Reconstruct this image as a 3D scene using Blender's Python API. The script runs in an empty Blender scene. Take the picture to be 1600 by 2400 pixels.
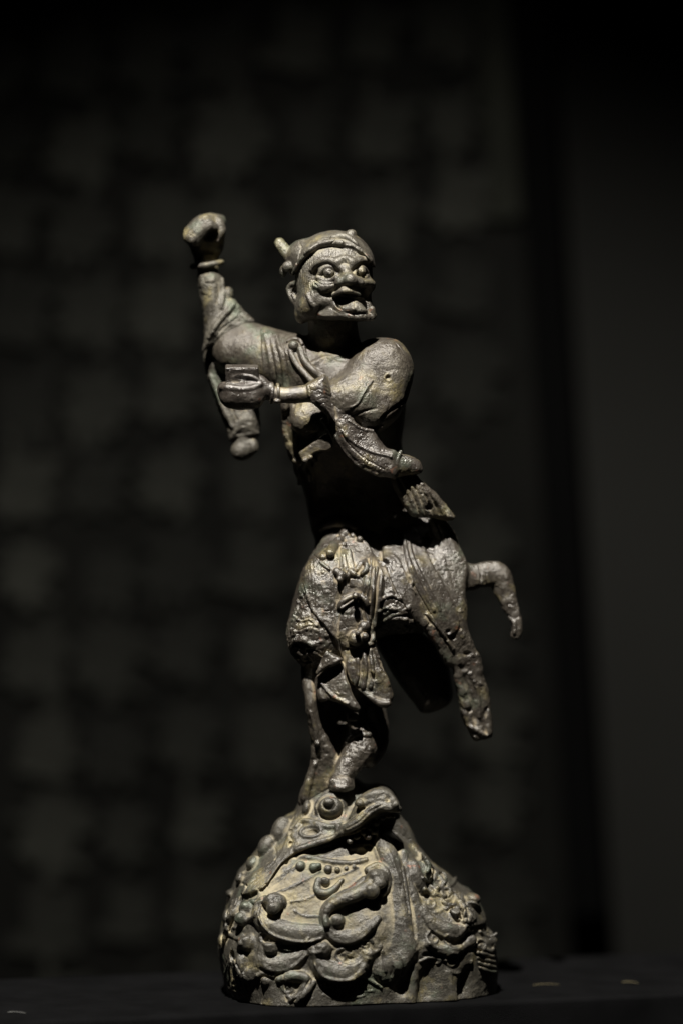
import bpy, math, time
import numpy as np
import openvdb
from mathutils import Vector, Matrix

# ---------------------------------------------------------------- frame
# Everything is modelled in millimetre-like units u (1 u = 0.16 mm): x to the right,
# y downwards, d towards the viewer; world() stands it upright on the table.
U = 0.00016
DC = 9500.0                       # camera distance in u
PITCH = math.radians(2.0)
XC, YC = 800.0, 1200.0
Y0 = 2333.0                       # level of the table top at d = 0
SP, CP = math.sin(PITCH), math.cos(PITCH)

def world(v):
    v = np.asarray(v, dtype=np.float64).reshape(-1, 3)
    x, y, d = v[:, 0] - XC, Y0 - v[:, 1], v[:, 2]
    return np.stack([x, -d * CP + y * SP, d * SP + y * CP], 1) * U

def W(x, y, d):
    return Vector(world([(x, y, d)])[0])

def P(x, y, d):                   # where a feature seen at x, y stands when it is d deep
    k = 1 - d / DC
    return XC + (x - XC) * k, YC + (y - YC) * k, d

S = bpy.context.scene
# ---------------------------------------------------------------- camera
cam = bpy.data.cameras.new('camera')
cam_o = bpy.data.objects.new('camera', cam)
S.collection.objects.link(cam_o)
cam_o.location = W(XC, YC, DC)
cam_o.rotation_euler = (math.radians(90) - PITCH, 0, 0)
cam.sensor_fit = 'VERTICAL'
cam.sensor_height = 36.0
cam.lens = 36.0 * DC / 2400.0
cam.clip_start, cam.clip_end = 0.05, 50
cam.dof.use_dof = True
cam.dof.focus_distance = (DC - 125) * U
cam.dof.aperture_fstop = cam.lens / 50.0
S.camera = cam_o

# ---------------------------------------------------------------- light
w = bpy.data.worlds.new('World'); S.world = w; w.use_nodes = True
w.node_tree.nodes['Background'].inputs[0].default_value = (0.9, 1.0, 1.1, 1)
w.node_tree.nodes['Background'].inputs[1].default_value = 0.0012
S.view_settings.view_transform = 'Standard'
S.view_settings.look = 'None'
S.view_settings.exposure = 0.0
S.view_settings.gamma = 1.0

def spot(name, src, tgt, power, radius, cone, blend, col):
    l = bpy.data.lights.new(name, 'SPOT'); l.energy = power; l.shadow_soft_size = radius
    l.spot_size = math.radians(cone); l.spot_blend = blend; l.color = col
    o = bpy.data.objects.new(name, l); S.collection.objects.link(o)
    a, b = W(*src), W(*tgt)
    o.location = a
    o.rotation_euler = (b - a).to_track_quat('-Z', 'Y').to_euler()
    return o
LD = np.array([0.10, 1.0, -0.62]); LD /= np.linalg.norm(LD)
tgt = np.array([820.0, 1350.0, 60.0])
src = tgt - LD * 8200
spot('gallery_spot', src, tgt, 305.0, 0.011, 41, 0.6, (1.0, 0.957, 0.875))

# ---------------------------------------------------------------- noise
def _h(ix, iy, iz, seed):
    n = (ix.astype(np.int64) * 374761393 + iy.astype(np.int64) * 668265263 + iz.astype(np.int64) * 2147483647 + seed * 1274126177) & 0xffffffff
    n = ((n ^ (n >> 13)) * 1274126177) & 0xffffffff
    n = (n ^ (n >> 16)) & 0xffffff
    return n.astype(np.float32) / np.float32(0xffffff)

def vnoise(p, seed=0):
    f = np.floor(p); t = (p - f).astype(np.float32); t = t * t * (3 - 2 * t)
    i = f.astype(np.int64)
    r = 0
    for dx in (0, 1):
        wx = t[:, 0] if dx else 1 - t[:, 0]
        for dy in (0, 1):
            wy = t[:, 1] if dy else 1 - t[:, 1]
            for dz in (0, 1):
                wz = t[:, 2] if dz else 1 - t[:, 2]
                r = r + wx * wy * wz * _h(i[:, 0] + dx, i[:, 1] + dy, i[:, 2] + dz, seed)
    return r * 2 - 1

def fbm(p, octs, seed=0):
    r, a = 0, 1.0
    for o in range(octs):
        r = r + a * vnoise(p * (2.03 ** o) + o * 17.3, seed + o); a *= 0.5
    return r

# ---------------------------------------------------------------- clay
BAND = 24.0

def catmull(pts, step=5.0, closed=False):
    p = [np.array(q, float) for q in pts]
    n = len(p); out = []
    if n == 2 and not closed:
        m = max(2, int(np.linalg.norm(p[1][:2] - p[0][:2]) / step) + 1)
        return np.array([p[0] + (p[1] - p[0]) * t for t in np.linspace(0, 1, m)])
    rng = range(n) if closed else range(n - 1)
    for i in rng:
        if closed:
            a, b, c, d = p[i - 1], p[i], p[(i + 1) % n], p[(i + 2) % n]
        else:
            b, c = p[i], p[i + 1]
            a = p[i - 1] if i > 0 else 2 * b - c
            d = p[i + 2] if i + 2 < n else 2 * c - b
        m = max(1, int(np.linalg.norm(c[:3] - b[:3]) / step))
        for t in np.arange(m) / m:
            out.append(0.5 * (2 * b + (c - a) * t + (2 * a - 5 * b + 4 * c - d) * t * t + (3 * b - a - 3 * c + d) * t ** 3))
    if not closed: out.append(p[-1])
    return np.array(out)

def rbf(ctrl):
    c = np.array(ctrl, float); n = len(c)
    if n == 1: return lambda x, y: np.full(np.broadcast(x, y).shape, c[0, 2])
    r = np.hypot(c[:, None, 0] - c[None, :, 0], c[:, None, 1] - c[None, :, 1])
    A = np.zeros((n + 1, n + 1)); A[:n, :n] = -r; A[:n, n] = 1; A[n, :n] = 1
    s = np.linalg.solve(A + np.eye(n + 1) * 1e-9, np.append(c[:, 2], 0))
    def f(x, y):
        o = s[n]
        for i in range(n): o = o - s[i] * np.hypot(x - c[i, 0], y - c[i, 1])
        return o
    return f

def poly_sdf(poly, X, Y):
    p = np.asarray(poly, float)
    X = X[:, None].astype(np.float32); Y = Y[None, :].astype(np.float32)
    best = np.full((X.shape[0], Y.shape[1]), 1e9, np.float32); inside = np.zeros(best.shape, bool)
    for i in range(len(p)):
        ax, ay = p[i - 1]; bx, by = p[i]
        ex, ey = bx - ax, by - ay; L = ex * ex + ey * ey
        if L < 1e-9: continue
        t = np.clip(((X - ax) * ex + (Y - ay) * ey) / L, 0, 1)
        best = np.minimum(best, (X - ax - t * ex) ** 2 + (Y - ay - t * ey) ** 2)
        if ay != by:
            inside ^= ((ay > Y) != (by > Y)) & (X < (bx - ax) * (Y - ay) / (by - ay) + ax)
    best = np.sqrt(best)
    return np.where(inside, -best, best)

def rotm(a, b=0, c=0):            # a in the picture plane, b about the upright, c nodding
    a, b, c = map(math.radians, (a, b, c))
    A = np.array([[math.cos(a), math.sin(a), 0], [-math.sin(a), math.cos(a), 0], [0, 0, 1]])
    B = np.array([[math.cos(b), 0, math.sin(b)], [0, 1, 0], [-math.sin(b), 0, math.cos(b)]])
    C = np.array([[1, 0, 0], [0, math.cos(c), math.sin(c)], [0, -math.sin(c), math.cos(c)]])
    return A @ B @ C

SPLIT = set('eye pupil fang wrist_band collar_knob waist_bead bow_knot ribbon_bow tassel_knob apron_pleat panel_pleat skirt_leaf toe tooth neck_curl scroll_knob low_scroll low_leaf mound_rim brow_bead far_scroll far_curl flank_scale hair_tuft small_curl foot_post muzzle robe_border lapel cap_knot'.split())
def pieces(sel, least=0.015):
    # separate lumps of one kind, each to be an object of its own; crumbs stay with the largest
    u, inv = np.unique(sel, return_inverse=True); f = inv.reshape(-1, 4); par = np.arange(len(u))
    while True:
        m = par[f].min(1); new = par.copy()
        for c in range(4): np.minimum.at(new, f[:, c], m)
        new = new[new]
        if np.array_equal(new, par): break
        par = new
    g = par[f[:, 0]]; ids, cnt = np.unique(g, return_counts=True); o = np.argsort(-cnt); big = [ids[i] for i in o if cnt[i] >= max(24, least * cnt[o[0]])]
    out = [sel[g == b] for b in big]; rest = ~np.isin(g, big)
    if rest.any(): out[0] = np.concatenate([out[0], sel[rest]])
    return out

class Clay:
    def __init__(s, x0, x1, y0, y1, d0, d1, h):
        s.o = np.array([x0, y0, d0], float); s.h = h
        s.n = (np.array([x1 - x0, y1 - y0, d1 - d0]) / h).astype(int) + 1
        s.ax = [(s.o[i] + np.arange(s.n[i]) * h).astype(np.float32) for i in range(3)]
        s.F = np.full(s.n, BAND, np.float32); s.L = np.zeros(s.n, np.uint8)
        s.names = ['']; s.cur = 0; s.rough = {}; s.dusty = {}
    def part(s, key, rough=None, dusty=None):
        if key not in s.names: s.names.append(key)
        s.cur = s.names.index(key)
        if rough is not None: s.rough[s.cur] = rough
        if dusty is not None: s.dusty[s.cur] = dusty
        return s
    def sl(s, lo, hi):
        r = []
        for i in range(3):
            a = int(np.clip(math.floor((lo[i] - s.o[i]) / s.h), 0, s.n[i])); b = int(np.clip(math.ceil((hi[i] - s.o[i]) / s.h) + 1, 0, s.n[i]))
            if b <= a: return None
            r.append(slice(a, b))
        return tuple(r)
    def put(s, q, v, k, op):
        F = s.F[q]; v = v.astype(np.float32)
        if op == 'add':
            m = v < F
            L = s.L[q]; L[m] = s.cur
            if k > 0:
                h = np.maximum(k - np.abs(F - v), 0) / k
                s.F[q] = np.minimum(F, v) - h * h * (k / 4)
            else: s.F[q] = np.minimum(F, v)
        else:
            v = -v
            if op == 'cutl':
                m = v > F; L = s.L[q]; L[m] = s.cur
            if k > 0:
                h = np.maximum(k - np.abs(F - v), 0) / k
                s.F[q] = np.maximum(F, v) + h * h * (k / 4)
            else: s.F[q] = np.maximum(F, v)
    def grid(s, q):
        return s.ax[0][q[0]][:, None, None], s.ax[1][q[1]][None, :, None], s.ax[2][q[2]][None, None, :]
    def surf(s, x, y):
        i = int(np.clip(round((x - s.o[0]) / s.h), 0, s.n[0] - 1)); j = int(np.clip(round((y - s.o[1]) / s.h), 0, s.n[1] - 1))
        c = s.F[i, j]; w_ = np.nonzero(c < 0)[0]
        if len(w_) == 0: return float(s.ax[2][int(np.argmin(c))])
        a = w_[-1]
        if a + 1 >= len(c): return float(s.ax[2][a])
        return float(s.ax[2][a] + s.h * (-c[a]) / (c[a + 1] - c[a]))
    def snap(s, x, y):
        d = 80.0
        for _ in range(2):
            a, b, _z = P(x, y, d); d = s.surf(a, b)
        return d
    def ell(s, c, r, rot=(0, 0, 0), k=6, op='add'):
        if len(c) == 2: c = (c[0], c[1], s.snap(*c))
        c = np.array(P(*c)); r = np.array(r, float); m = BAND + k
        q = s.sl(c - r.max() - m, c + r.max() + m)
        if q is None: return s
        X, Y, D = s.grid(q); R = rotm(*rot)
        v = [X - np.float32(c[0]), Y - np.float32(c[1]), D - np.float32(c[2])]
        a0 = a1 = 0
        for i in range(3):
            t = R[i, 0] * v[0] + R[i, 1] * v[1] + R[i, 2] * v[2]
            a0 = a0 + (t / r[i]) ** 2; a1 = a1 + (t / r[i] ** 2) ** 2
        a0 = np.sqrt(a0); f = a0 * (a0 - 1) / np.sqrt(a1 + 1e-12)
        s.put(q, f, k, op); return s
    def ball(s, x, y, r, h=0.0, k=4, op='add', f=1.0):     # knob seated on the surface
        d = s.snap(x, y)
        return s.ell((x, y, d + h), (r, r, r * f), k=k, op=op)
    def tube(s, pts, k=6, op='add', flat=None, step=6.0, raw=False):
        # pts: (x, y, d, r)
        p = catmull(pts, step) if not raw else np.array(pts, float)
        for i in range(len(p)): p[i, :3] = P(*p[i, :3])
        p[:, 3] = np.maximum(p[:, 3], 0.3)
        rm = p[:, 3].max(); m = min(BAND, k + 9) + rm
        lo, hi = p[:, :3].min(0) - m, p[:, :3].max(0) + m
        q = s.sl(lo, hi)
        if q is None: return s
        T = np.full([a.stop - a.start for a in q], 1e3, np.float32)
        M = np.eye(3)
        if flat is not None:
            n = np.array(flat[0], float); n /= np.linalg.norm(n); M = np.eye(3) + (1 / flat[1] - 1) * np.outer(n, n)
        for i in range(len(p) - 1):
            a, b = p[i, :3], p[i + 1, :3]; ra, rb = p[i, 3], p[i + 1, 3]
            q2 = s.sl(np.minimum(a, b) - m, np.maximum(a, b) + m)
            if q2 is None: continue
            q2 = tuple(slice(max(u.start, v.start), min(u.stop, v.stop)) for u, v in zip(q2, q))
            if any(u.stop <= u.start for u in q2): continue
            X, Y, D = s.grid(q2)
            x, y, z = X - np.float32(a[0]), Y - np.float32(a[1]), D - np.float32(a[2]); e = b - a
            if flat is not None:
                x, y, z = [M[j, 0] * x + M[j, 1] * y + M[j, 2] * z for j in range(3)]; e = M @ e
            e = e.astype(np.float32); L = float(e @ e) + 1e-6
            t = np.clip((x * e[0] + y * e[1] + z * e[2]) / L, 0, 1)
            v = np.sqrt((x - t * e[0]) ** 2 + (y - t * e[1]) ** 2 + (z - t * e[2]) ** 2) - (ra + (rb - ra) * t)
            q3 = tuple(slice(u.start - w_.start, u.stop - w_.start) for u, w_ in zip(q2, q))
            T[q3] = np.minimum(T[q3], v)
        s.put(q, T, k, op); return s
    def stroke(s, pts, r=None, off=0.0, k=3, op='add', f=None, closed=False, sm=2, step=4.0):
        # a line laid along the surface: (x, y) or (x, y, r)
        p = [(a[0], a[1], a[2] if len(a) > 2 else r) for a in pts]
        c = catmull([(a, b, 0, rr) for a, b, rr in p], step, closed)
        if closed: c = np.vstack([c, c[:1]])
        d = np.array([s.snap(a[0], a[1]) for a in c])
        for _ in range(sm):
            if len(d) > 2: d[1:-1] = (d[:-2] + 2 * d[1:-1] + d[2:]) / 4
        c[:, 2] = d + off
        return s.tube(c, k=k, op=op, flat=((0, 0, 1), f) if f else None, raw=True)
    def groove(s, pts, r=1.6, k=1.5, off=0.0, **a):
        return s.stroke(pts, r, off=off, k=k, op='cut', **a)
    def poly2(s, poly, q, smooth=True, dm=80.0, closed=True, step=7.0):
        pp = catmull([(a, b, 0) for a, b in poly], step, True)[:, :2] if smooth else np.array(poly, float)
        pp = np.array([P(a, b, dm)[:2] for a, b in pp])
        return pp
    def pillow(s, poly, dm, T, R, k=8, op='add', Tb=None, smooth=True, step=7.0):
        mean = dm if np.isscalar(dm) else float(np.mean([c[2] for c in dm]))
        pp = s.poly2(poly, None, smooth, mean + (T if np.isscalar(T) else np.mean([c[2] for c in T])) * 0.4, step=step)
        fd = (lambda x, y: np.float32(dm)) if np.isscalar(dm) else rbf(dm)
        Tm = T if np.isscalar(T) else max(c[2] for c in T); Tm = max(Tm, Tb or 0)
        dmin = mean if np.isscalar(dm) else min(c[2] for c in dm); dmax = mean if np.isscalar(dm) else max(c[2] for c in dm)
        m = min(BAND, k + 10); ex = 0 if np.isscalar(dm) else (dmax - dmin) * 0.3 + 10
        q = s.sl((pp[:, 0].min() - m, pp[:, 1].min() - m, dmin - Tm - m - ex), (pp[:, 0].max() + m, pp[:, 1].max() + m, dmax + Tm + m + ex))
        if q is None: return s
        X, Y = s.ax[0][q[0]], s.ax[1][q[1]]
        e = poly_sdf(pp, X, Y)
        dd = fd(X[:, None], Y[None, :]); dd = np.broadcast_to(np.asarray(dd, np.float32), e.shape)
        TT = T if np.isscalar(T) else rbf(T)(X[:, None], Y[None, :]); TT = np.broadcast_to(np.asarray(TT, np.float32), e.shape)
        a = np.maximum(e + R, 0)[:, :, None]; z = s.ax[2][q[2]][None, None, :] - dd[:, :, None]
        t = TT[:, :, None]
        if Tb is not None: t = np.where(z > 0, t, np.float32(Tb))
        z = np.abs(z); R = np.float32(R)
        g = np.sqrt((a / R) ** 2 + (z / t) ** 2)
        v = g * (g - 1) / np.sqrt((a / R ** 2) ** 2 + (z / t ** 2) ** 2 + 1e-9)
        v = np.maximum(v, e[:, :, None] * 0.9)
        s.put(q, v, k, op); return s
    def shell(s, poly, off, k=2, kk=0.5, smooth=True, dmin=-999, tilt=None, step=7.0):
        # a layer lying over what is already there, inside an outline
        pp = s.poly2(poly, None, smooth, 80.0, step=step)
        m = off + 6
        q = s.sl((pp[:, 0].min() - m, pp[:, 1].min() - m, max(s.o[2], dmin)), (pp[:, 0].max() + m, pp[:, 1].max() + m, s.o[2] + s.n[2] * s.h))
        if q is None: return s
        e = poly_sdf(pp, s.ax[0][q[0]], s.ax[1][q[1]])[:, :, None]
        a = s.F[q] - off
        h = np.maximum(k - np.abs(a - e), 0) / k
        v = np.maximum(a, e) + h * h * (k / 4)
        s.put(q, v, kk, 'add'); return s
    def box(s, c, half, rot=(0, 0, 0), rnd=3, k=3, op='add'):
        c = np.array(P(*c)); half = np.array(half, float) - rnd; m = np.linalg.norm(half) + rnd + min(BAND, k + 8)
        q = s.sl(c - m, c + m)
        if q is None: return s
        X, Y, D = s.grid(q); R = rotm(*rot); v = [X - np.float32(c[0]), Y - np.float32(c[1]), D - np.float32(c[2])]
        t = [np.abs(R[i, 0] * v[0] + R[i, 1] * v[1] + R[i, 2] * v[2]) - half[i] for i in range(3)]
        f = np.sqrt(sum(np.maximum(a, 0) ** 2 for a in t)) + np.minimum(np.maximum(np.maximum(t[0], t[1]), t[2]), 0) - rnd
        s.put(q, f, k, op); return s
    def ground(s, lift=0.0):      # flat underside where it stands on the table
        X, Y, D = s.grid((slice(None),) * 3)
        pl = (Y - (Y0 - lift)) * CP - D * SP
        s.F = np.maximum(s.F, pl.astype(np.float32)); return s
    def sample(s, v, A=None):
        A = s.F if A is None else A
        g = (v - s.o) / s.h; g = np.clip(g, 0, np.array(s.n) - 1.001); i = g.astype(int); t = (g - i).astype(np.float32)
        r = 0
        for a in (0, 1):
            for b in (0, 1):
                for c in (0, 1):
                    wt = (t[:, 0] if a else 1 - t[:, 0]) * (t[:, 1] if b else 1 - t[:, 1]) * (t[:, 2] if c else 1 - t[:, 2])
                    r = r + wt * A[i[:, 0] + a, i[:, 1] + b, i[:, 2] + c]
        return r
    def build(s, spec, mat, seed=0, coarse=1.0):
        g = openvdb.FloatGrid(BAND)
        g.copyFromArray(np.ascontiguousarray(np.clip(s.F, -BAND, BAND)), tolerance=0.0)
        r = g.convertToPolygons(isovalue=0.0, adaptivity=0.0)
        v = r[0].astype(np.float64) * s.h + s.o; Q = r[2].astype(np.int64)
        def vnorm(v):
            fn = np.cross(v[Q[:, 2]] - v[Q[:, 0]], v[Q[:, 3]] - v[Q[:, 1]])
            n = np.zeros_like(v)
            for c in range(4):
                for a in range(3): n[:, a] += np.bincount(Q[:, c], fn[:, a], minlength=len(v))
            return n / (np.linalg.norm(n, axis=1, keepdims=True) + 1e-12)
        n = vnorm(v)
        if np.mean(s.sample(v[::50] + n[::50] * 3)) < 0: n = -n
        def conc(dl): return 1 - s.sample(v + n * dl) / dl
        c1, c2 = conc(5.0), conc(14.0)
        x1 = 1 + s.sample(v - n * 5.0) / 5.0
        dust = np.clip(c1 * 0.75 + c2 * 1.1 - 0.08, 0, 1.5); wear = np.clip(x1 * 1.8, 0, 1)
        fc = v[Q].mean(1) - 0
        fnn = n[Q].mean(1); ii = np.clip(np.round((fc - fnn * s.h * 0.8 - s.o) / s.h).astype(int), 0, np.array(s.n) - 1)
        lab = s.L[ii[:, 0], ii[:, 1], ii[:, 2]]
        rl = np.ones(256, np.float32) * 0.5
        for a, b in s.rough.items(): rl[a] = b
        dl_ = np.zeros(256, np.float32)
        for a, b in s.dusty.items(): dl_[a] = b
        dv = np.zeros(len(v), np.float32)
        rv = np.zeros(len(v), np.float32); cnt = np.zeros(len(v), np.float32)
        for c in range(4):
            rv += np.bincount(Q[:, c], rl[lab], minlength=len(v)); dv += np.bincount(Q[:, c], dl_[lab], minlength=len(v)); cnt += np.bincount(Q[:, c], minlength=len(v))
        rv /= np.maximum(cnt, 1); dv /= np.maximum(cnt, 1)
        dust = np.clip(dust + dv, 0, 1.5)
        m1 = fbm(v / 34.0, 3, seed + 3)
        m2 = fbm(v / 9.0, 3, seed + 11)
        m3 = fbm(v / 15.0, 4, seed + 23)
        flake = np.tanh((m3 - 0.10) * 14) * 0.5 + np.tanh((m3 + 0.55) * 14) * 0.35
        pits = -np.clip(fbm(v / 6.0, 2, seed + 31) - 0.72, 0, 1) * 5
        disp = 1.0 * m1 + 0.55 * m2 * (0.35 + rv) + flake * 2.0 * rv * np.clip(0.5 + m1, 0, 1.2) + pits * (0.4 + rv * 0.6)
        big_r = np.clip((rv - 0.7) / 0.5, 0, 1)
        disp = disp - big_r * (np.abs(vnoise(v / 13.0, seed + 41)) * 4.0 + np.abs(vnoise(v / 6.0 + 5, seed + 43)) * 1.6 - 1.5)
        if coarse: v = v + n * disp[:, None]
        n2 = vnorm(v)
        if np.mean(np.sum(n2[::50] * n[::50], 1)) < 0: n2 = -n2
        wv = world(v); wn = world(v + n2) - wv; wn /= np.linalg.norm(wn, axis=1, keepdims=True) + 1e-15
        # winding
        f0 = np.cross(wv[Q[::97, 2]] - wv[Q[::97, 0]], wv[Q[::97, 3]] - wv[Q[::97, 1]])
        if np.nanmean(np.sum(f0 * wn[Q[::97, 0]], 1)) < 0: Q = Q[:, ::-1]
        objs = {}
        for key, (name, parent, label) in spec.items():
            if key not in s.names: continue
            sel = Q[lab == s.names.index(key)]
            if len(sel) == 0: print('EMPTY', key); continue
            for num, sel in enumerate(pieces(sel) if key in SPLIT else [sel]):
              u_, inv = np.unique(sel, return_inverse=True); inv = inv.reshape(-1, 4)
              me = bpy.data.meshes.new(name)
              me.vertices.add(len(u_)); me.vertices.foreach_set('co', wv[u_].astype(np.float32).ravel())
              me.loops.add(inv.size); me.loops.foreach_set('vertex_index', inv.astype(np.int32).ravel())
              me.polygons.add(len(inv)); me.polygons.foreach_set('loop_start', np.arange(0, inv.size, 4, dtype=np.int32))
              me.update(calc_edges=True)
              me.polygons.foreach_set('use_smooth', np.ones(len(inv), bool))
              for an, arr in (('dust', dust), ('wear', wear)):
                  at = me.attributes.new(an, 'FLOAT', 'POINT'); at.data.foreach_set('value', arr[u_].astype(np.float32))
              me.normals_split_custom_set_from_vertices([tuple(t) for t in wn[u_]])
              me.materials.append(mat)
              o = bpy.data.objects.new(name, me); S.collection.objects.link(o)
              o['__p'] = parent; objs[key if num == 0 else key + '#%d' % num] = o
              if label: o['label'] = label
        left = set(np.unique(lab)) - {s.names.index(k) for k in spec if k in s.names}
        for l in left: print('UNSPEC', s.names[l], int((lab == l).sum()))
        print('clay', len(Q), 'quads')
        return objs

STAT = {}
def root(name, loc, label, cat, group=None):
    o = bpy.data.objects.new(name, None); S.collection.objects.link(o); o.location = loc; o.empty_display_size = 0.02
    o['label'] = label; o['category'] = cat
    if group: o['group'] = group
    return o
def reparent(objs, top):
    for k, o in objs.items():
        STAT[k] = o
    for k, o in objs.items():
        p = o['__p']; del o['__p']
        par = STAT[p] if p else top
        o.parent = par
        if not p: o.matrix_parent_inverse = Matrix.Translation(top.location).inverted()
# ---------------------------------------------------------------- materials
class NT:
    def __init__(s, name):
        s.m = bpy.data.materials.new(name); s.m.use_nodes = True; s.t = s.m.node_tree; s.b = s.t.nodes['Principled BSDF']
    def n(s, typ, ins=None, **kw):
        o = s.t.nodes.new(typ)
        for a, b in kw.items(): setattr(o, a, b)
        for a, b in (ins or {}).items():
            if hasattr(b, 'links'): s.t.links.new(b, o.inputs[a])
            else: o.inputs[a].default_value = b
        return o
    def mix(s, f, a, b, mode='MIX'):
        o = s.t.nodes.new('ShaderNodeMix'); o.data_type = 'RGBA'; o.blend_type = mode
        for i, v in ((0, f), (6, a), (7, b)):
            if hasattr(v, 'links'): s.t.links.new(v, o.inputs[i])
            else: o.inputs[i].default_value = v if i == 0 else (*v, 1)
        return o.outputs[2]
    def ramp(s, v, a, b, lo=0.0, hi=1.0):
        return s.n('ShaderNodeMapRange', {0: v, 1: a, 2: b, 3: lo, 4: hi}, clamp=True).outputs[0]
    def math(s, op, a, b=0.0):
        return s.n('ShaderNodeMath', {0: a, 1: b}, operation=op).outputs[0]
    def noise(s, co, scale, det=4.0, rough=0.55, out=0):
        return s.n('ShaderNodeTexNoise', {'Vector': co, 'Scale': scale, 'Detail': det, 'Roughness': rough}).outputs[out]
    def set(s, k, v):
        if hasattr(v, 'links'): s.t.links.new(v, s.b.inputs[k])
        else: s.b.inputs[k].default_value = v

def bronze(name, metal_col, patina, dustc, dustamt, green=0.0, rough=0.42, tint=0.0, spec=0.3):
    T = NT(name)
    co = T.n('ShaderNodeTexCoord').outputs['Object']
    dust = T.n('ShaderNodeAttribute', attribute_name='dust').outputs['Fac']
    wear = T.n('ShaderNodeAttribute', attribute_name='wear').outputs['Fac']
    big = T.noise(co, 55, 3); mid = T.noise(co, 260, 5, 0.6); fine = T.noise(co, 1400, 4, 0.65); vf = T.noise(co, 4200, 2, 0.6)
    p = T.math('ADD', T.ramp(big, 0.35, 0.65), T.ramp(mid, 0.38, 0.62, -0.5, 0.4))
    pat = T.math('SUBTRACT', p, T.math('MULTIPLY', wear, 0.5))
    col = T.mix(T.ramp(pat, 0.0, 1.0), metal_col, patina)
    col = T.mix(T.ramp(fine, 0.32, 0.66, 0.0, 0.85), col, tuple(c * 0.40 for c in metal_col))
    # settled dust in the hollows and on rough skin
    dm = T.math('ADD', T.math('MULTIPLY', dust, dustamt), T.ramp(mid, 0.4, 0.7, -0.35, 0.25))
    dm = T.math('MULTIPLY', T.ramp(dm, 0.18, 0.85), T.ramp(vf, 0.28, 0.6, 0.55, 1.0))
    col = T.mix(dm, col, dustc)
    ye = T.noise(co, 95, 4, 0.6); yel = T.math('MULTIPLY', T.ramp(ye, 0.54, 0.66), T.ramp(fine, 0.35, 0.55))
    col = T.mix(T.math('MULTIPLY', yel, 0.45 + tint), col, (0.27, 0.225, 0.105))
    gr = T.math('MULTIPLY', T.ramp(T.noise(co, 75, 5, 0.65, 1) if False else T.noise(T.n('ShaderNodeMapping', {0: co, 1: (3.1, 1.7, 0.4)}).outputs[0], 70, 5, 0.65), 0.55, 0.67), T.ramp(vf, 0.35, 0.6))
    col = T.mix(T.math('MULTIPLY', gr, 0.35 + green), col, (0.105, 0.15, 0.10))
    rd = T.ramp(T.noise(T.n('ShaderNodeMapping', {0: co, 1: (9.1, 0.7, 5.4)}).outputs[0], 170, 5, 0.6), 0.66, 0.73)
    col = T.mix(T.math('MULTIPLY', rd, 0.75), col, (0.20, 0.085, 0.05))
    blot = T.noise(T.n('ShaderNodeMapping', {0: co, 1: (2.2, 6.1, 1.3)}).outputs[0], 38, 4, 0.6)
    col = T.mix(T.ramp(blot, 0.42, 0.62, 0.0, 0.45), col, tuple(c * 0.55 for c in metal_col))
    T.set('Base Color', col)
    bare = T.math('SUBTRACT', 1.0, dm)
    T.set('Metallic', T.math('MULTIPLY', bare, 0.25))
    T.set('Roughness', T.math('ADD', T.math('MULTIPLY', dm, 0.42), T.ramp(mid, 0.3, 0.7, rough - 0.04, rough + 0.14)))
    T.set('Specular IOR Level', T.math('ADD', T.math('MULTIPLY', bare, spec), 0.3))
    hgt = T.math('ADD', T.math('MULTIPLY', fine, 0.8), T.math('MULTIPLY', mid, 0.9))
    hgt = T.math('ADD', hgt, T.math('MULTIPLY', vf, 0.30))
    b = T.n('ShaderNodeBump', {'Height': hgt, 'Strength': 0.6, 'Distance': 0.0006})
    T.t.links.new(b.outputs[0], T.b.inputs['Normal'])
    return T.m

M_HEAD = bronze('worn_bronze_head', (0.060, 0.052, 0.042), (0.125, 0.115, 0.090), (0.21, 0.19, 0.14), 0.6, rough=0.36)
M_BODY = bronze('dusty_bronze_robe', (0.058, 0.048, 0.037), (0.112, 0.099, 0.075), (0.23, 0.195, 0.13), 0.55, green=0.1, rough=0.36)
M_ARM = bronze('ochre_stained_bronze', (0.060, 0.053, 0.042), (0.110, 0.100, 0.076), (0.22, 0.18, 0.11), 0.6, green=0.15, rough=0.45, tint=0.25, spec=0.2)
M_FORE = bronze('handled_dark_bronze', (0.052, 0.043, 0.036), (0.082, 0.070, 0.056), (0.20, 0.165, 0.11), 0.45, rough=0.26, spec=0.75)
M_SKIRT = bronze('blistered_dark_bronze', (0.048, 0.040, 0.032), (0.090, 0.078, 0.060), (0.225, 0.182, 0.118), 0.62, rough=0.28, spec=0.55)
M_BASE = bronze('dust_covered_bronze', (0.050, 0.045, 0.036), (0.090, 0.082, 0.064), (0.245, 0.212, 0.145), 0.9, green=0.05, rough=0.38)
STATUE = root('bronze_statue', W(840, Y0, -60), 'old bronze figure with raised fist standing on one leg on a beast-head mound', 'statue')
# ---------------------------------------------------------------- the head
t0 = time.time()
def spiral(cx, cy, r0, r1, turns, a0, n=26, w0=3, w1=3):
    o = []
    for i in range(n):
        t = i / (n - 1); a = math.radians(a0) + t * turns * 2 * math.pi; r = r0 + (r1 - r0) * t
        o.append((cx + r * math.cos(a), cy + r * math.sin(a), w0 + (w1 - w0) * t))
    return o
def ring(cx, cy, rx, ry, rot=0, n=14, a0=0, a1=360):
    o = []
    for i in range(n):
        a = math.radians(a0 + (a1 - a0) * i / (n if a1 - a0 == 360 else n - 1)); x, y = rx * math.cos(a), ry * math.sin(a); r = math.radians(rot)
        o.append((cx + x * math.cos(r) - y * math.sin(r), cy + x * math.sin(r) + y * math.cos(r)))
    return o

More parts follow.
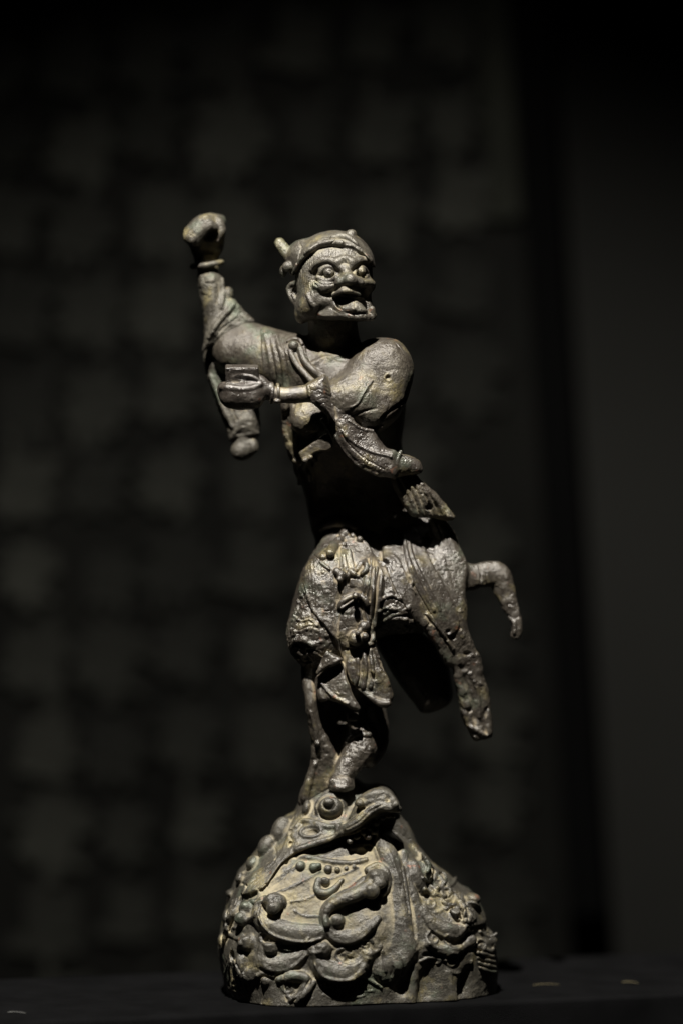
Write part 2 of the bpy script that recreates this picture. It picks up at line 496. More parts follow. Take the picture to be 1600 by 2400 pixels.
c = Clay(632, 905, 522, 800, -70, 245, 1.25)
c.part('head', 0.15)
c.ell((782, 632, 50), (84, 84, 92), k=0)
c.pillow([(702, 600), (722, 572), (760, 558), (812, 556), (848, 578), (864, 608), (863, 640), (870, 664), (868, 690), (874, 720), (872, 745), (835, 751), (790, 750), (745, 746), (715, 735), (698, 715), (692, 680), (694, 640)], 45, 98, 78, k=18)
c.ell((812, 650, 78), (54, 88, 74), (0, 0, 0), k=22)          # the face turns to the right
c.ell((820, 722, 100), (52, 28, 62), (0, 0, 0), k=14)          # jutting jaw
c.tube([(775, 735, 26, 54), (782, 790, 0, 48)], k=10)
c.ell((709, 735, 62), (18, 24, 26), (10, 0, 0), k=14)
c.ell((716, 712, 68), (20, 26, 24), k=10)
c.ell((746, 706, 94), (36, 36, 44), (0, 0, 0), k=18)      # jowl
c.ell((726, 722, 84), (28, 27, 40), (0, 0, 0), k=14)
# brow, sockets
c.ell((766, 642), (25, 15, 8), (-12, 0, 0), k=6, op='cut')
c.ell((846, 639), (19, 14, 8), (8, 0, 0), k=6, op='cut')
c.ell((769, 690), (16, 10, 7), (30, 0, 0), k=8, op='cut')       # sunken cheek
c.ell((858, 692), (14, 16, 10), k=6, op='cut')
c.ell((733, 645), (12, 20, 8), (20, 0, 0), k=8, op='cut')
for i in range(9):
    c.groove([(700 + i * 4, 618 - i * 3), (699 + i * 4.4, 645 - i), (703 + i * 4, 672 + i % 3 * 6)], 1.1)
for i in range(7):
    c.groove([(752 + i * 17, 584 + abs(i - 3) * 2), (754 + i * 16, 594), (754 + i * 16, 603)], 0.7)
for q in ([(728, 625), (742, 608), (760, 600), (778, 604), (792, 616)], [(724, 660), (716, 680), (716, 700)], [(732, 668), (726, 688), (730, 704)]): c.groove(q, 1.2)
c.stroke([(730, 632, 4), (740, 619, 6), (754, 610, 8), (770, 609, 8), (784, 615, 8), (795, 626, 6)], off=1.5, k=5)
c.stroke([(822, 625, 6), (832, 613, 8), (846, 608, 8), (857, 611, 7), (864, 620, 5)], off=1.5, k=5)
c.stroke([(792, 612), (808, 607), (824, 612)], 9, off=0, k=8)
c.groove([(804, 606), (806, 620)], 2.0)
c.groove([(813, 605), (814, 619)], 1.8)
# cheekbones
c.stroke([(742, 668, 8), (760, 672, 13), (778, 668, 9)], off=0, k=9)
c.ell((860, 668, 92), (19, 18, 26), (20, 0, 0), k=10)
c.stroke([(846, 662, 7), (862, 660, 9), (872, 664, 7)], off=0, k=8)
# eyes
c.part('eye', 0.0)
for ex, ey, er in ((770, 638, 11.5), (846, 635, 10.5)):
    d = c.snap(ex, ey)
    c.ell((ex, ey, d + 4), (er, er * 0.92, er), k=1.5)
c.part('head')
c.stroke([(744, 649), (753, 634), (764, 626), (779, 627), (788, 638), (787, 650)], 4.6, off=1.5, k=3)
c.stroke([(745, 650), (758, 655), (774, 656), (788, 650)], 5, off=0.5, k=4)
c.stroke([(830, 648), (833, 634), (842, 626), (853, 627), (860, 637)], 3.8, off=1.5, k=3)
c.stroke([(830, 649), (839, 652), (852, 652), (861, 646)], 4, off=1, k=3)
c.groove([(738, 655), (752, 665), (776, 666), (790, 660)], 1.5)
c.groove([(736, 660), (744, 671)], 1.6)
c.groove([(731, 655), (738, 668)], 1.4)
c.part('pupil', 0.0)
c.ball(773, 640, 4.6, 0, k=0.5); c.ball(848, 636, 5, 0, k=0.5)
c.part('head')
c.groove(ring(773, 640, 6, 5.8), 0.9, closed=True)
c.groove(ring(848, 636, 6.4, 6), 0.9, closed=True)
# nose
c.part('nose', 0.1)
c.ball(806, 629, 10, -2, k=5)
nd = c.snap(812, 650)
c.tube([(807, 632, nd - 4, 10), (814, 647, nd + 4, 13), (821, 655, nd + 15, 14)], k=7)
c.ell((817, 656, nd + 6), (28, 12, 14), (0, 0, 0), k=8)
c.ell((799, 660, nd + 4), (15, 10, 14), (-20, 0, 0), k=5)
c.ell((842, 661, nd + 2), (12, 9, 13), (20, 0, 0), k=5)
c.ell((808, 670, nd + 10), (6, 4, 10), k=1.5, op='cut'); c.ell((831, 670, nd + 10), (6, 4, 10), k=1.5, op='cut')
# mouth
c.part('head')
c.ell((766, 704, 112), (24, 20, 28), (20, 0, 0), k=12)
c.part('head')
c.ell((810, 671, nd - 3), (16, 10, 12), (0, 0, 0), k=10)
c.groove([(791, 668), (785, 680), (783, 694)], 2.6)
c.part('mouth_cavity', 0.0)
md = c.snap(825, 705)
c.pillow([(784, 700), (790, 690), (812, 694), (832, 696), (850, 692), (868, 694), (872, 712), (866, 728), (848, 731), (822, 729), (800, 726), (786, 714)], md, 34, 10, k=2, op='cutl')
c.part('upper_lip', 0.2)
c.tube([(782, 691, nd - 8, 4), (792, 686, nd + 4, 5.5), (804, 681, nd + 12, 6.5), (816, 681, nd + 13, 6.5), (828, 684, nd + 8, 5), (842, 689, nd - 5, 3.5)], k=8)
c.part('tongue', 0.3)
c.pillow([(788, 706), (800, 713), (816, 709), (829, 702), (843, 710), (856, 722), (862, 729), (845, 736), (820, 734), (800, 730)], [(795, 715, md - 20), (830, 715, md - 8), (858, 727, md - 12), (828, 732, md + 2)], 13, 12, k=2)
c.groove([(829, 706), (828, 718), (832, 730)], 1.4)
ld = max(c.surf(*P(822, 742, md)[:2]), md - 6)
c.part('head')
c.pillow([(742, 716), (762, 708), (782, 722), (800, 733), (830, 738), (872, 736), (878, 748), (840, 751), (790, 750), (756, 748), (741, 740)], [(745, 730, ld - 50), (800, 742, ld - 22), (850, 745, ld - 20), (875, 742, ld - 40)], 27, 10, k=4)
c.part('lower_lip', 0.5)
c.tube([(766, 713, ld - 34, 5), (778, 724, ld - 18, 6.5), (796, 734, ld - 4, 7), (820, 740, ld + 2, 7.5), (846, 742, ld, 7.5), (868, 742, ld - 18, 8), (874, 738, ld - 26, 7)], k=4)
c.groove([(776, 721), (790, 731), (806, 736)], 1.6, off=1)
c.part('fang', 0.0)
c.tube([(871, 741, ld - 20, 8), (871, 724, ld - 16, 7.5)], k=2)
c.part('head')
c.groove([(752, 716), (745, 726), (741, 746)], 1.4)
c.stroke([(720, 690), (727, 704), (736, 716)], 4, off=-1, k=6)
# ear
c.part('ear', 0.3)
c.tube([(704, 664, 66, 6), (694, 664, 62, 6), (683, 666, 54, 6.5), (676, 677, 50, 6), (680, 692, 54, 5.5), (689, 706, 60, 6), (702, 718, 64, 7), (708, 730, 64, 8)], k=6)
c.ell((697, 684, 50), (18, 22, 14), (15, 0, 0), k=3)
c.ell((692, 681, 66), (9, 13, 15), (20, 0, 0), k=1.5, op='cut')
c.tube([(687, 692, 62, 4), (694, 702, 66, 4.5), (706, 708, 70, 5)], k=2)
# cap: a soft cloth layer over the skull with a rolled edge
c.part('cap', 0.15)
rim = [(692, 634), (704, 612), (724, 592), (748, 578), (772, 573), (800, 576), (828, 580), (850, 594), (866, 612)]
c.ell((704, 598, 36), (24, 32, 44), (25, 0, 0), k=14)
c.shell([(640, 640), (640, 530), (900, 530), (905, 640), (872, 622)] + rim[::-1][1:] + [(680, 642)], 7, k=3, smooth=False)
c.stroke([(a, b - 2, 5.5) for a, b in rim], off=4, k=5)
c.stroke([(800, 568, 6), (770, 566, 5), (740, 575, 4), (715, 592, 4)], off=3, k=6)
c.stroke([(780, 556, 6), (800, 554, 9), (815, 558, 9), (835, 572, 6)], off=4, k=5)
c.groove([(776, 571), (792, 560), (812, 562), (830, 572), (846, 584)], 2.0, off=1)
c.groove([(700, 566), (706, 580), (700, 600), (695, 618)], 2.2)
c.ell((822, 549, 84), (13, 12, 14), k=4)
c.ell((797, 552, 84), (14, 8, 14), k=5)
c.part('cap_knot', 0.2)
c.ell((676, 624, 62), (15, 13, 16), (-20, 0, 0), k=3)
c.ell((664, 636, 46), (9, 14, 14), k=3)
c.ell((685, 636, 58), (8, 10, 10), k=3)
c.part('cap_peg', 0.3)
c.tube([(656, 569, 30, 12), (664, 581, 36, 13), (684, 606, 44, 15)], k=4)
c.part('head')
c.groove([(790, 574), (784, 584), (779, 590), (776, 600)], 1.5)
c.groove([(822, 578), (832, 590)], 1.0)
c.o[2] -= 6
HEAD = c.build({
    'head': ('head', None, 'grinning bronze head with bulging brow and hollow cheeks'),
    'eye': ('eyeball', 'head', None), 'pupil': ('pupil', 'head', None), 'nose': ('nose', 'head', None),
    'mouth_cavity': ('mouth_cavity', 'head', None), 'upper_lip': ('upper_lip', 'head', None), 'lower_lip': ('lower_lip', 'head', None),
    'tongue': ('tongue', 'head', None), 'fang': ('fang', 'head', None), 'ear': ('ear', 'head', None),
    'cap': ('cap', 'head', 'soft bronze cap with rolled rim'), 'cap_knot': ('cap_knot', 'head', None), 'cap_peg': ('cap_peg', 'head', 'blunt reddish peg sticking up behind the cap'),
}, M_HEAD, 1)
print('head', round(time.time() - t0, 1))
# ---------------------------------------------------------------- raised arm
t0 = time.time()
c = Clay(404, 640, 490, 1095, -190, 20, 1.6)
c.part('raised_forearm', 0.85)
c.pillow([(467, 655), (476, 640), (495, 634), (516, 642), (526, 664), (531, 690), (550, 702), (570, 730), (592, 752), (600, 790), (560, 830), (520, 830), (485, 800), (479, 765), (476, 735), (470, 700)], -85, 42, 36, k=0)
c.tube([(488, 600, -88, 22), (490, 660, -86, 24)], k=6)
c.stroke([(521, 655, 5), (523, 690, 6), (520, 720, 4)], off=0, k=4)
c.ell((536, 690, -70), (10, 18, 14), k=5)
c.groove([(513, 660), (514, 690), (508, 712)], 2.2)
c.part('sleeve_fold', 0.7)
c.pillow([(545, 702), (572, 728), (596, 756), (560, 762), (536, 776), (515, 800), (492, 812), (474, 826), (478, 795), (484, 770), (495, 745), (515, 720)], [(480, 800, -62), (560, 730, -66), (500, 760, -54)], 17, 14, k=5)
c.stroke([(490, 790, 4), (512, 755, 6), (548, 715, 5)], off=1, k=5)
c.groove([(500, 800), (520, 772), (556, 746)], 2.0)
c.part('hanging_sleeve', 0.8)
c.pillow([(478, 830), (500, 800), (530, 800), (560, 850), (590, 900), (606, 950), (609, 985), (607, 1018), (592, 1026), (560, 1026), (541, 1032), (533, 1005), (512, 955), (496, 912), (484, 868)], [(500, 850, -110), (580, 1000, -100)], 34, 28, k=4)
c.groove([(505, 850), (530, 920), (556, 985)], 3.0); c.groove([(530, 850), (556, 920), (578, 960)], 3.0)
c.stroke([(495, 880, 5), (520, 945, 6), (545, 1000, 5)], off=-1, k=5)
c.part('sleeve_cuff', 0.4)
c.stroke([(540, 1030), (552, 1022), (575, 1018), (604, 1014)], 4.5, off=0, k=4)
c.part('sleeve_tip', 0.4)
c.tube([(574, 1010, -102, 26), (573, 1049, -100, 28)], k=6)
c.ell((563, 1058, -92), (21, 21, 22), k=8)
c.ell((592, 1046, -88), (14, 20, 18), k=5)
c.part('raised_fist', 0.5)
# palm block and thick overhanging fingers closed over an empty grip
c.tube([(487, 624, -88, 24), (484, 600, -92, 29), (484, 575, -96, 36)], k=6, flat=((0, 0, 1), 0.8))
c.pillow([(430, 550), (441, 530), (460, 512), (480, 506), (503, 507), (518, 517), (527, 536), (526, 562), (520, 590), (506, 600), (470, 602), (452, 590), (440, 572), (430, 562)], [(450, 520, -70), (500, 520, -76), (480, 590, -100)], [(450, 520, 44), (500, 520, 42), (480, 590, 26)], 26, k=5)
for i, (fx, fy) in enumerate(((436, 548), (447, 534), (460, 522), (476, 514))):
    c.tube([(fx + 40, fy + 2, -96, 13), (fx + 18, fy + 2, -66, 15), (fx + 8, fy + 6, -34, 14), (fx + 16, fy + 14, -24, 12), (fx + 26, fy + 20, -34, 10)], k=15)
c.tube([(500, 514, -60, 12), (515, 524, -48, 12), (517, 544, -44, 11), (510, 560, -46, 8)], k=4)
c.ell((492, 552, -40), (20, 24, 20), (30, 0, 0), k=4, op='cut')
c.part('wrist_bangle', 0.1)
for i in range(1):
    pr = [(487 + 35 * math.cos(a), 619 - 6 * math.cos(a), -88 + 33 * math.sin(a), 6.2) for a in np.linspace(0, 2 * math.pi, 40)]
    c.tube([(x, y + 0.05 * (d + 88), d, r) for x, y, d, r in pr], k=1.5, raw=True)
ARM = c.build({
    'raised_forearm': ('raised_forearm', None, None), 'sleeve_fold': ('sleeve_fold', 'raised_forearm', None),
    'hanging_sleeve': ('hanging_sleeve', None, 'long empty sleeve hanging behind the held block'), 'sleeve_cuff': ('sleeve_cuff', 'hanging_sleeve', None), 'sleeve_tip': ('sleeve_tip', 'hanging_sleeve', None),
    'raised_fist': ('raised_fist', None, 'clenched fist held high above the bangle'), 'wrist_bangle': ('wrist_bangle', 'raised_fist', None)}, M_ARM, 2)
print('arm', round(time.time() - t0, 1)); t0 = time.time()

# ---------------------------------------------------------------- trunk, robe and right arm
c = Clay(478, 1105, 740, 1300, -170, 165, 1.7)
c.part('torso', 0.2)
c.pillow([(640, 812), (668, 796), (700, 786), (760, 800), (800, 815), (850, 830), (920, 850), (950, 900), (948, 980), (942, 1040), (955, 1090), (985, 1150), (1010, 1220), (1010, 1290), (960, 1330), (760, 1330), (738, 1265), (728, 1235), (718, 1180), (706, 1130), (692, 1090), (677, 1050), (668, 1000), (662, 955), (655, 900), (640, 860)], [(700, 850, -15), (850, 850, -15), (760, 1000, -25), (760, 1060, -50), (800, 1120, -105), (800, 1190, -112), (950, 1150, -95), (850, 1290, -85)], [(700, 900, 84), (850, 900, 84), (800, 1040, 80), (800, 1140, 72), (850, 1290, 75)], 88, k=0)
c.tube([(777, 738, 24, 57), (784, 800, 6, 58), (792, 840, -10, 62)], k=16)
c.ell((760, 985, 30), (62, 58, 42), k=18)
c.ell((785, 880, 50), (84, 56, 46), k=26)        # chest fold
c.part('upper_arm', 0.2)
c.tube([(556, 822, -78, 60), (590, 826, -64, 62), (640, 842, -44, 66), (690, 860, -30, 66)], k=14)
c.tube([(560, 812, -72, 48), (535, 850, -92, 36)], k=6)
c.tube([(600, 800, -60, 40), (560, 775, -78, 30)], k=14)
c.part('robe_front', 0.25)
c.shell([(618, 760), (700, 778), (712, 800), (722, 840), (745, 880), (765, 905), (762, 935), (702, 935), (672, 960), (640, 960), (622, 930), (615, 860), (612, 800)], 5, k=3)
for a in ([(622, 785), (634, 840), (640, 890), (640, 930)], [(634, 785), (648, 840), (655, 890), (656, 935)], [(648, 788), (662, 840), (668, 890), (670, 920)]):
    c.stroke([(x, y, 5) for x, y in a], off=-1.5, k=6)
    c.groove([(x + 7, y) for x, y in a], 1.3)
c.part('lapel', 0.1)
c.stroke([(680, 822, 6), (690, 845, 7), (708, 868, 7), (730, 892, 7)], off=4, k=2, f=0.7)
c.stroke([(704, 818, 6), (712, 842, 7), (728, 862, 7), (752, 884, 7)], off=4, k=2, f=0.7)
c.groove([(684, 832), (700, 862), (722, 886)], 1.5, off=6); c.groove([(694, 824), (703, 848), (720, 868), (742, 890)], 2.4)
c.part('collar_knob', 0.1)
c.ball(688, 810, 12, 7, k=2)
c.stroke([(674, 800, 4), (688, 794, 5), (702, 797, 5), (708, 806, 4)], off=4, k=2)
c.part('torso')
c.groove([(720, 925), (728, 915), (740, 908)], 1.6)
c.stroke([(735, 852, 5), (770, 842, 7), (812, 838, 5)], off=-2, k=8)
c.ell((795, 838), (16, 8, 8), (10, 0, 0), k=6, op='cut')
c.ell((760, 842), (12, 7, 6), (-30, 0, 0), k=6, op='cut')
# left border braid and chest hollow
c.part('robe_border', 0.5)
c.stroke([(666, 945, 8), (670, 990, 9), (677, 1035, 9), (688, 1075, 9)], off=2, k=4)
c.stroke([(686, 950, 5), (690, 990, 5), (694, 1030, 5), (704, 1060, 5)], off=2, k=4)
for i in range(14):
    t = i / 13; x, y = 664 + 20 * t * t + 4 * t, 948 + 118 * t
    c.groove([(x - 8, y), (x + 6, y + 4)], 0.8, off=2)
c.part('torso')
c.pillow([(692, 1010), (720, 1008), (745, 1012), (738, 1028), (722, 1040), (709, 1050), (700, 1035)], 72, 34, 8, k=4, op='cut')
c.part('breast', 0.3, 0.3)
c.ell((716, 982, 44), (36, 36, 30), k=14)
c.part('chest_wrap', 0.2)
c.pillow([(700, 1062), (712, 1052), (735, 1035), (757, 1018), (768, 1015), (780, 1040), (772, 1056), (745, 1060), (725, 1072), (712, 1085)], [(705, 1070, 84), (765, 1035, 104)], 11, 4, k=3)
c.stroke([(684, 1045, 6), (690, 1066, 7), (702, 1078, 7)], off=2, k=8)
c.part('robe_border')
c.stroke([(694, 1080, 7), (696, 1100, 8), (704, 1120, 7), (703, 1132, 4)], off=6, k=4)
c.stroke([(716, 1078, 6), (712, 1096, 7), (722, 1110, 7), (726, 1124, 5)], off=8, k=3)
c.stroke([(728, 1072, 5), (738, 1078, 6), (734, 1092, 5)], off=6, k=3)
c.groove([(705, 1082), (704, 1105), (712, 1128)], 2.5, off=4)
# belly and girdle
c.part('belly', 0.2)
c.ell((800, 1200, -66), (74, 44, 34), k=14)
c.part('girdle_roll', 0.1)
c.stroke([(752, 1240, 6), (768, 1231, 9), (790, 1226, 10), (815, 1230, 9), (832, 1238, 6)], off=12, k=6)
# robe pleats on the far side
c.part('back_robe', 0.5)
c.pillow([(915, 1120), (935, 1100), (962, 1100), (986, 1126), (1012, 1148), (1042, 1180), (1066, 1212), (1050, 1220), (1010, 1214), (985, 1212), (966, 1212), (950, 1195), (932, 1165)], [(940, 1130, 50), (1040, 1200, 14), (985, 1170, 42)], 20, 12, k=6)
for i, (a, b) in enumerate((((938, 1120), (975, 1205)), ((950, 1115), (990, 1208)), ((962, 1112), (1006, 1206)), ((975, 1120), (1020, 1205)), ((990, 1135), (1040, 1205)))):
    m = ((a[0] + b[0]) / 2 + 3, (a[1] + b[1]) / 2 - 2)
    c.stroke([(*a, 3), (*m, 4.5), (*b, 4)], off=0, k=4)
    c.groove([(a[0] + 6, a[1]), (m[0] + 6, m[1]), (b[0] + 7, b[1])], 2.0)
c.ell((1004, 1188), (9, 9, 10), k=2, op='cut')
c.pillow([(1004, 1215), (1040, 1218), (1062, 1245), (1080, 1290), (1100, 1335), (1060, 1335), (1030, 1290), (1012, 1250)], [(1020, 1230, -22), (1090, 1330, -40)], 24, 16, k=5)
c.groove([(1040, 1225), (1058, 1270), (1082, 1325)], 2.5); c.groove([(1022, 1225), (1040, 1270), (1060, 1315)], 2.5)
# far shoulder
c.part('near_shoulder', 0.3)
c.tube([(772, 925, 108, 26), (790, 932, 108, 38), (830, 935, 96, 52)], k=10)
c.ell((888, 868, 42), (78, 74, 84), (0, 0, 0), k=10)
c.ell((838, 930, 84), (66, 62, 62), (0, 0, 0), k=30)
c.pillow([(775, 905), (792, 882), (815, 856), (832, 828), (850, 806), (875, 796), (905, 792), (930, 796), (948, 812), (962, 842), (966, 880), (957, 925), (935, 975), (905, 1002), (880, 1012), (850, 1010), (820, 990), (790, 1000), (776, 960)], [(900, 850, 54), (800, 930, 80), (860, 980, 78)], [(900, 850, 66), (790, 930, 70), (860, 980, 66)], 50, k=14)
for a in range(1):
    c.stroke([(872, 892, 2), (852, 920, 2), (838, 945, 2), (820, 955, 1.5)], off=1, k=1.5)
    c.groove([(876, 897), (860, 922), (844, 948)], 1.3)
c.ell((909, 885), (7, 7, 5), k=1, op='cut'); c.stroke(ring(909, 885, 8.5, 8.5), 1.6, off=0, k=1.5, closed=True)
c.groove([(880, 1004), (900, 975), (925, 955), (950, 935)], 4.0, k=5)
c.stroke([(850, 1000, 4), (875, 1010, 5), (893, 1000, 4)], off=2, k=4)
c.groove([(825, 975, 1.5), (850, 965, 2.5), (880, 958, 1.5)], k=4)
c.groove([(925, 803), (945, 830), (958, 862)], 1.2)
for q in ([(800, 905), (806, 925), (800, 948)], [(793, 900), (812, 890), (826, 888)], [(862, 905), (866, 930), (862, 950)], [(905, 930), (912, 950), (905, 962)]):
    c.groove(q, 1.3)
TORSO = c.build({
    'torso': ('torso', None, None), 'upper_arm': ('upper_arm', None, 'raised upper arm in a smooth rounded sleeve'), 'robe_front': ('robe_front', 'torso', None),
    'lapel': ('lapel', 'torso', 'double ribbed lapel'), 'collar_knob': ('collar_knob', 'torso', None), 'robe_border': ('robe_border', 'torso', 'braided robe border'),
    'breast': ('breast', 'torso', 'bare rounded chest stained ochre'), 'chest_wrap': ('chest_wrap', 'torso', None), 'belly': ('belly', 'torso', None), 'girdle_roll': ('girdle_roll', 'torso', None),
    'back_robe': ('back_robe', 'torso', 'pleated robe flaring out behind'), 'near_shoulder': ('shoulder', None, 'big bare-looking rounded shoulder')}, M_BODY, 3)
print('torso', round(time.time() - t0, 1)); t0 = time.time()

# ---------------------------------------------------------------- bent forearm with the block
c = Clay(496, 1005, 845, 1135, 20, 240, 1.35)
c.part('forearm', 0.1)
c.tube([(756, 922, 130, 22), (735, 920, 138, 22), (700, 924, 142, 20), (660, 926, 144, 18), (630, 920, 144, 16)], k=0)
c.part('forearm_cuff', 0.5)
c.pillow([(716, 900), (738, 888), (762, 876), (771, 900), (776, 945), (786, 990), (768, 975), (748, 958), (728, 942), (716, 925)], [(720, 920, 140), (770, 900, 140), (780, 980, 138)], 30, 17, k=3)
for i in range(8):
    y = 896 + i * 9
    c.groove([(757 + i * 1.5, y), (770 + i * 1.2, y + 6)], 0.7, off=0)
for i in range(6):
    c.groove([(735 + i * 3, 905 + i * 11), (745 + i * 4, 900 + i * 11), (752 + i * 4, 906 + i * 11)], 0.7)
c.stroke([(768, 885, 3), (775, 930, 3), (783, 985, 3)], off=0, k=3)
c.stroke([(722, 905, 3), (730, 935, 3), (752, 960, 3)], off=0, k=3)
c.part('wrist_band', 0.0)
for bx, br, rr in ((637, 21, 4.5), (651, 20, 3.5)):
    c.tube([(bx + 2 * math.sin(a), 921 + br * math.cos(a), 144 + br * math.sin(a), rr) for a in np.linspace(0, 2 * math.pi, 30)], k=1, raw=True)
c.ell((650, 940, 158), (8, 6, 8), k=2)
c.part('near_hand', 0.1)
c.tube([(632, 920, 144, 17), (612, 914, 144, 24), (590, 918, 144, 32), (562, 924, 144, 34), (540, 922, 142, 27), (528, 914, 140, 18)], k=3, flat=((0, 0, 1), 0.92))
c.box((568, 927, 148), (50, 30, 33), (2, 0, 0), rnd=26, k=8)
c.tube([(628, 912, 150, 15), (608, 896, 152, 17), (596, 888, 152, 14)], k=6)
for i, (y, d) in enumerate(((912, 168), (925, 172), (938, 162), (948, 146))):     # finger backs curled below the block
    c.tube([(600, y - 6, d - 10, 13), (565, y, d, 12), (538 - i * 0, y - 2 - i * 2, d - 4, 11), (524 + i * 4, y - 6 - i * 2, d - 16, 9), (522 + i * 4, y - 6 - i * 2, d - 34, 8)], k=6)
c.stroke([(518, 908, 6), (540, 909, 7), (565, 912, 6), (592, 909, 6), (610, 901, 6)], off=-1, k=5)
c.part('thumb', 0.1)
c.tube([(616, 906, 154, 10), (608, 894, 164, 6), (594, 884, 170, 4.2), (574, 879, 170, 4), (556, 878, 169, 4.2), (547, 883, 168, 4)], k=3)
c.part('held_block', 0.3)
c.box((568, 884, 156), (38, 27, 13), (0, 0, -22), rnd=2.5, k=1)
c.groove([(536, 892), (540, 866), (600, 865)], 1.4)
c.ell((567, 888, 174), (15, 4.5, 8), (8, 0, 0), k=2, op='cut')
c.part('near_sleeve', 0.5)
c.pillow([(774, 915), (792, 900), (825, 925), (862, 975), (882, 1008), (890, 1030), (905, 1048), (932, 1060), (930, 1118), (905, 1118), (880, 1114), (848, 1100), (818, 1074), (794, 1044), (782, 1015)], [(795, 920, 116), (800, 1000, 118), (860, 1010, 100), (880, 1080, 106), (930, 1090, 94)], 27, 22, k=4)
c.ell((852, 992), (24, 10, 14), (28, 0, 0), k=5, op='cut')
c.stroke([(818, 986, 2), (845, 1004, 3), (872, 1010, 3)], off=0, k=4)
for i in range(15):
    t = i / 14; x, y = 812 + 95 * t, 1042 + 52 * t - 14 * math.sin(t * 3.1) * -1
    c.groove([(x, y - 6), (x + 3, y), (x + 1, y + 8)], 0.9)
c.stroke([(800, 1010, 3), (830, 1038, 4), (870, 1058, 4), (915, 1070, 3)], off=0, k=4)
c.groove([(793, 1000), (812, 1035), (850, 1072), (900, 1100)], 1.6)
c.stroke([(788, 985, 4), (784, 1010, 4), (796, 1040, 4), (820, 1072, 4), (850, 1096, 4), (882, 1110, 4)], off=0, k=4)
c.part('near_sleeve_cuff', 0.2)
c.tube([(938, 1059, 96, 5), (930, 1075, 108, 6), (926, 1095, 108, 6), (922, 1118, 92, 5)], k=3)
c.part('near_sleeve_tip', 0.3)
c.tube([(925, 1090, 84, 28), (950, 1090, 76, 24), (966, 1094, 72, 20), (976, 1099, 70, 13)], k=3)
c.part('inner_sleeve', 0.3)
c.tube([(775, 965, 124, 10), (782, 1000, 118, 9), (790, 1030, 112, 6)], k=4)
c.stroke([(756, 985, 5), (768, 1000, 6), (782, 1022, 5)], off=4, k=3)
FORE = c.build({
    'forearm': ('forearm', None, 'polished dark forearm bent across the chest'), 'forearm_cuff': ('forearm_cuff', 'forearm', None), 'wrist_band': ('wrist_band', 'forearm', None),
    'near_hand': ('hand', 'forearm', 'hand gripping the square block'), 'thumb': ('thumb', 'forearm', None), 'held_block': ('held_block', 'forearm', 'hollow square block held in the hand'),
    'near_sleeve': ('sleeve', None, 'curved hanging sleeve with engraved strokes'), 'near_sleeve_cuff': ('sleeve_cuff', 'near_sleeve', None), 'near_sleeve_tip': ('sleeve_tip', 'near_sleeve', None),
    'inner_sleeve': ('inner_sleeve', 'near_sleeve', None)}, M_FORE, 4)
print('fore', round(time.time() - t0, 1))
# ---------------------------------------------------------------- skirt, legs and flying robe
t0 = time.time()
c = Clay(640, 1240, 1170, 1910, -220, 180, 1.9)
c.part('hips', 0.5)
c.pillow([(738, 1290), (752, 1255), (765, 1215), (800, 1190), (930, 1185), (1010, 1200), (1060, 1260), (1090, 1330), (1088, 1390), (1060, 1440), (1010, 1470), (960, 1480), (900, 1490), (850, 1515), (800, 1550), (755, 1562), (728, 1572), (704, 1552), (682, 1520), (673, 1480), (680, 1440), (690, 1400), (708, 1340)], [(800, 1200, -95), (950, 1200, -95), (800, 1262, -78), (930, 1280, -70), (790, 1300, -8), (1060, 1330, -50), (720, 1480, 0), (900, 1400, -20)], [(760, 1300, 78), (850, 1310, 80), (930, 1240, 48), (1030, 1245, 34), (1060, 1330, 48), (730, 1480, 90), (900, 1400, 92)], 76, k=0)
c.part('near_thigh', 1.15)
c.ell((742, 1478, 34), (66, 84, 68), (12, 0, 0), k=16)
c.ell((760, 1380, 40), (54, 80, 52), (10, 0, 0), k=20)
c.stroke([(690, 1500, 5), (712, 1500, 7), (735, 1512, 5)], off=0, k=5)
c.groove([(685, 1512), (706, 1516), (728, 1530), (740, 1545)], 3.2, k=3)
c.groove([(712, 1475), (730, 1468), (752, 1480), (748, 1500), (725, 1502)], 1.8)
c.part('far_thigh', 1.0)
c.tube([(880, 1380, 30, 66), (930, 1420, 24, 62), (985, 1430, -20, 52)], k=10)
c.stroke([(890, 1470, 4), (915, 1452, 6), (945, 1450, 6), (970, 1462, 4)], off=0, k=5)
c.groove([(895, 1450), (912, 1440), (930, 1425)], 2.4)
c.part('kicking_leg', 0.2)
c.pillow([(880, 1490), (960, 1465), (1036, 1530), (1056, 1590), (1058, 1642), (1036, 1662), (992, 1673), (968, 1648), (935, 1605), (908, 1560)], -95, 48, 44, k=8)
# near front panel lying over the thigh
c.part('front_panel', 0.6)
c.shell([(714, 1366), (718, 1325), (738, 1290), (770, 1272), (820, 1262), (868, 1290), (868, 1400), (862, 1500), (822, 1552), (806, 1552), (794, 1508), (766, 1468), (732, 1426)], 8, k=2)
c.stroke([(714, 1366, 3), (732, 1426, 3), (766, 1468, 3.5), (794, 1508, 4), (806, 1550, 4)], off=-1, k=2)
# medallion
c.groove(spiral(757, 1343, 3, 16, 2.2, 20), 1.3, off=0.5)
c.groove(ring(757, 1343, 19, 18), 1.2, closed=True, off=0.5)
for i in range(16):
    x = 730 + i * 6.5
    c.groove([(x, 1372 + (i * 37 % 17)), (x + 3, 1396 + (i * 53 % 31)), (x + 7, 1425 + (i * 29 % 41))], 0.9, off=0.3)
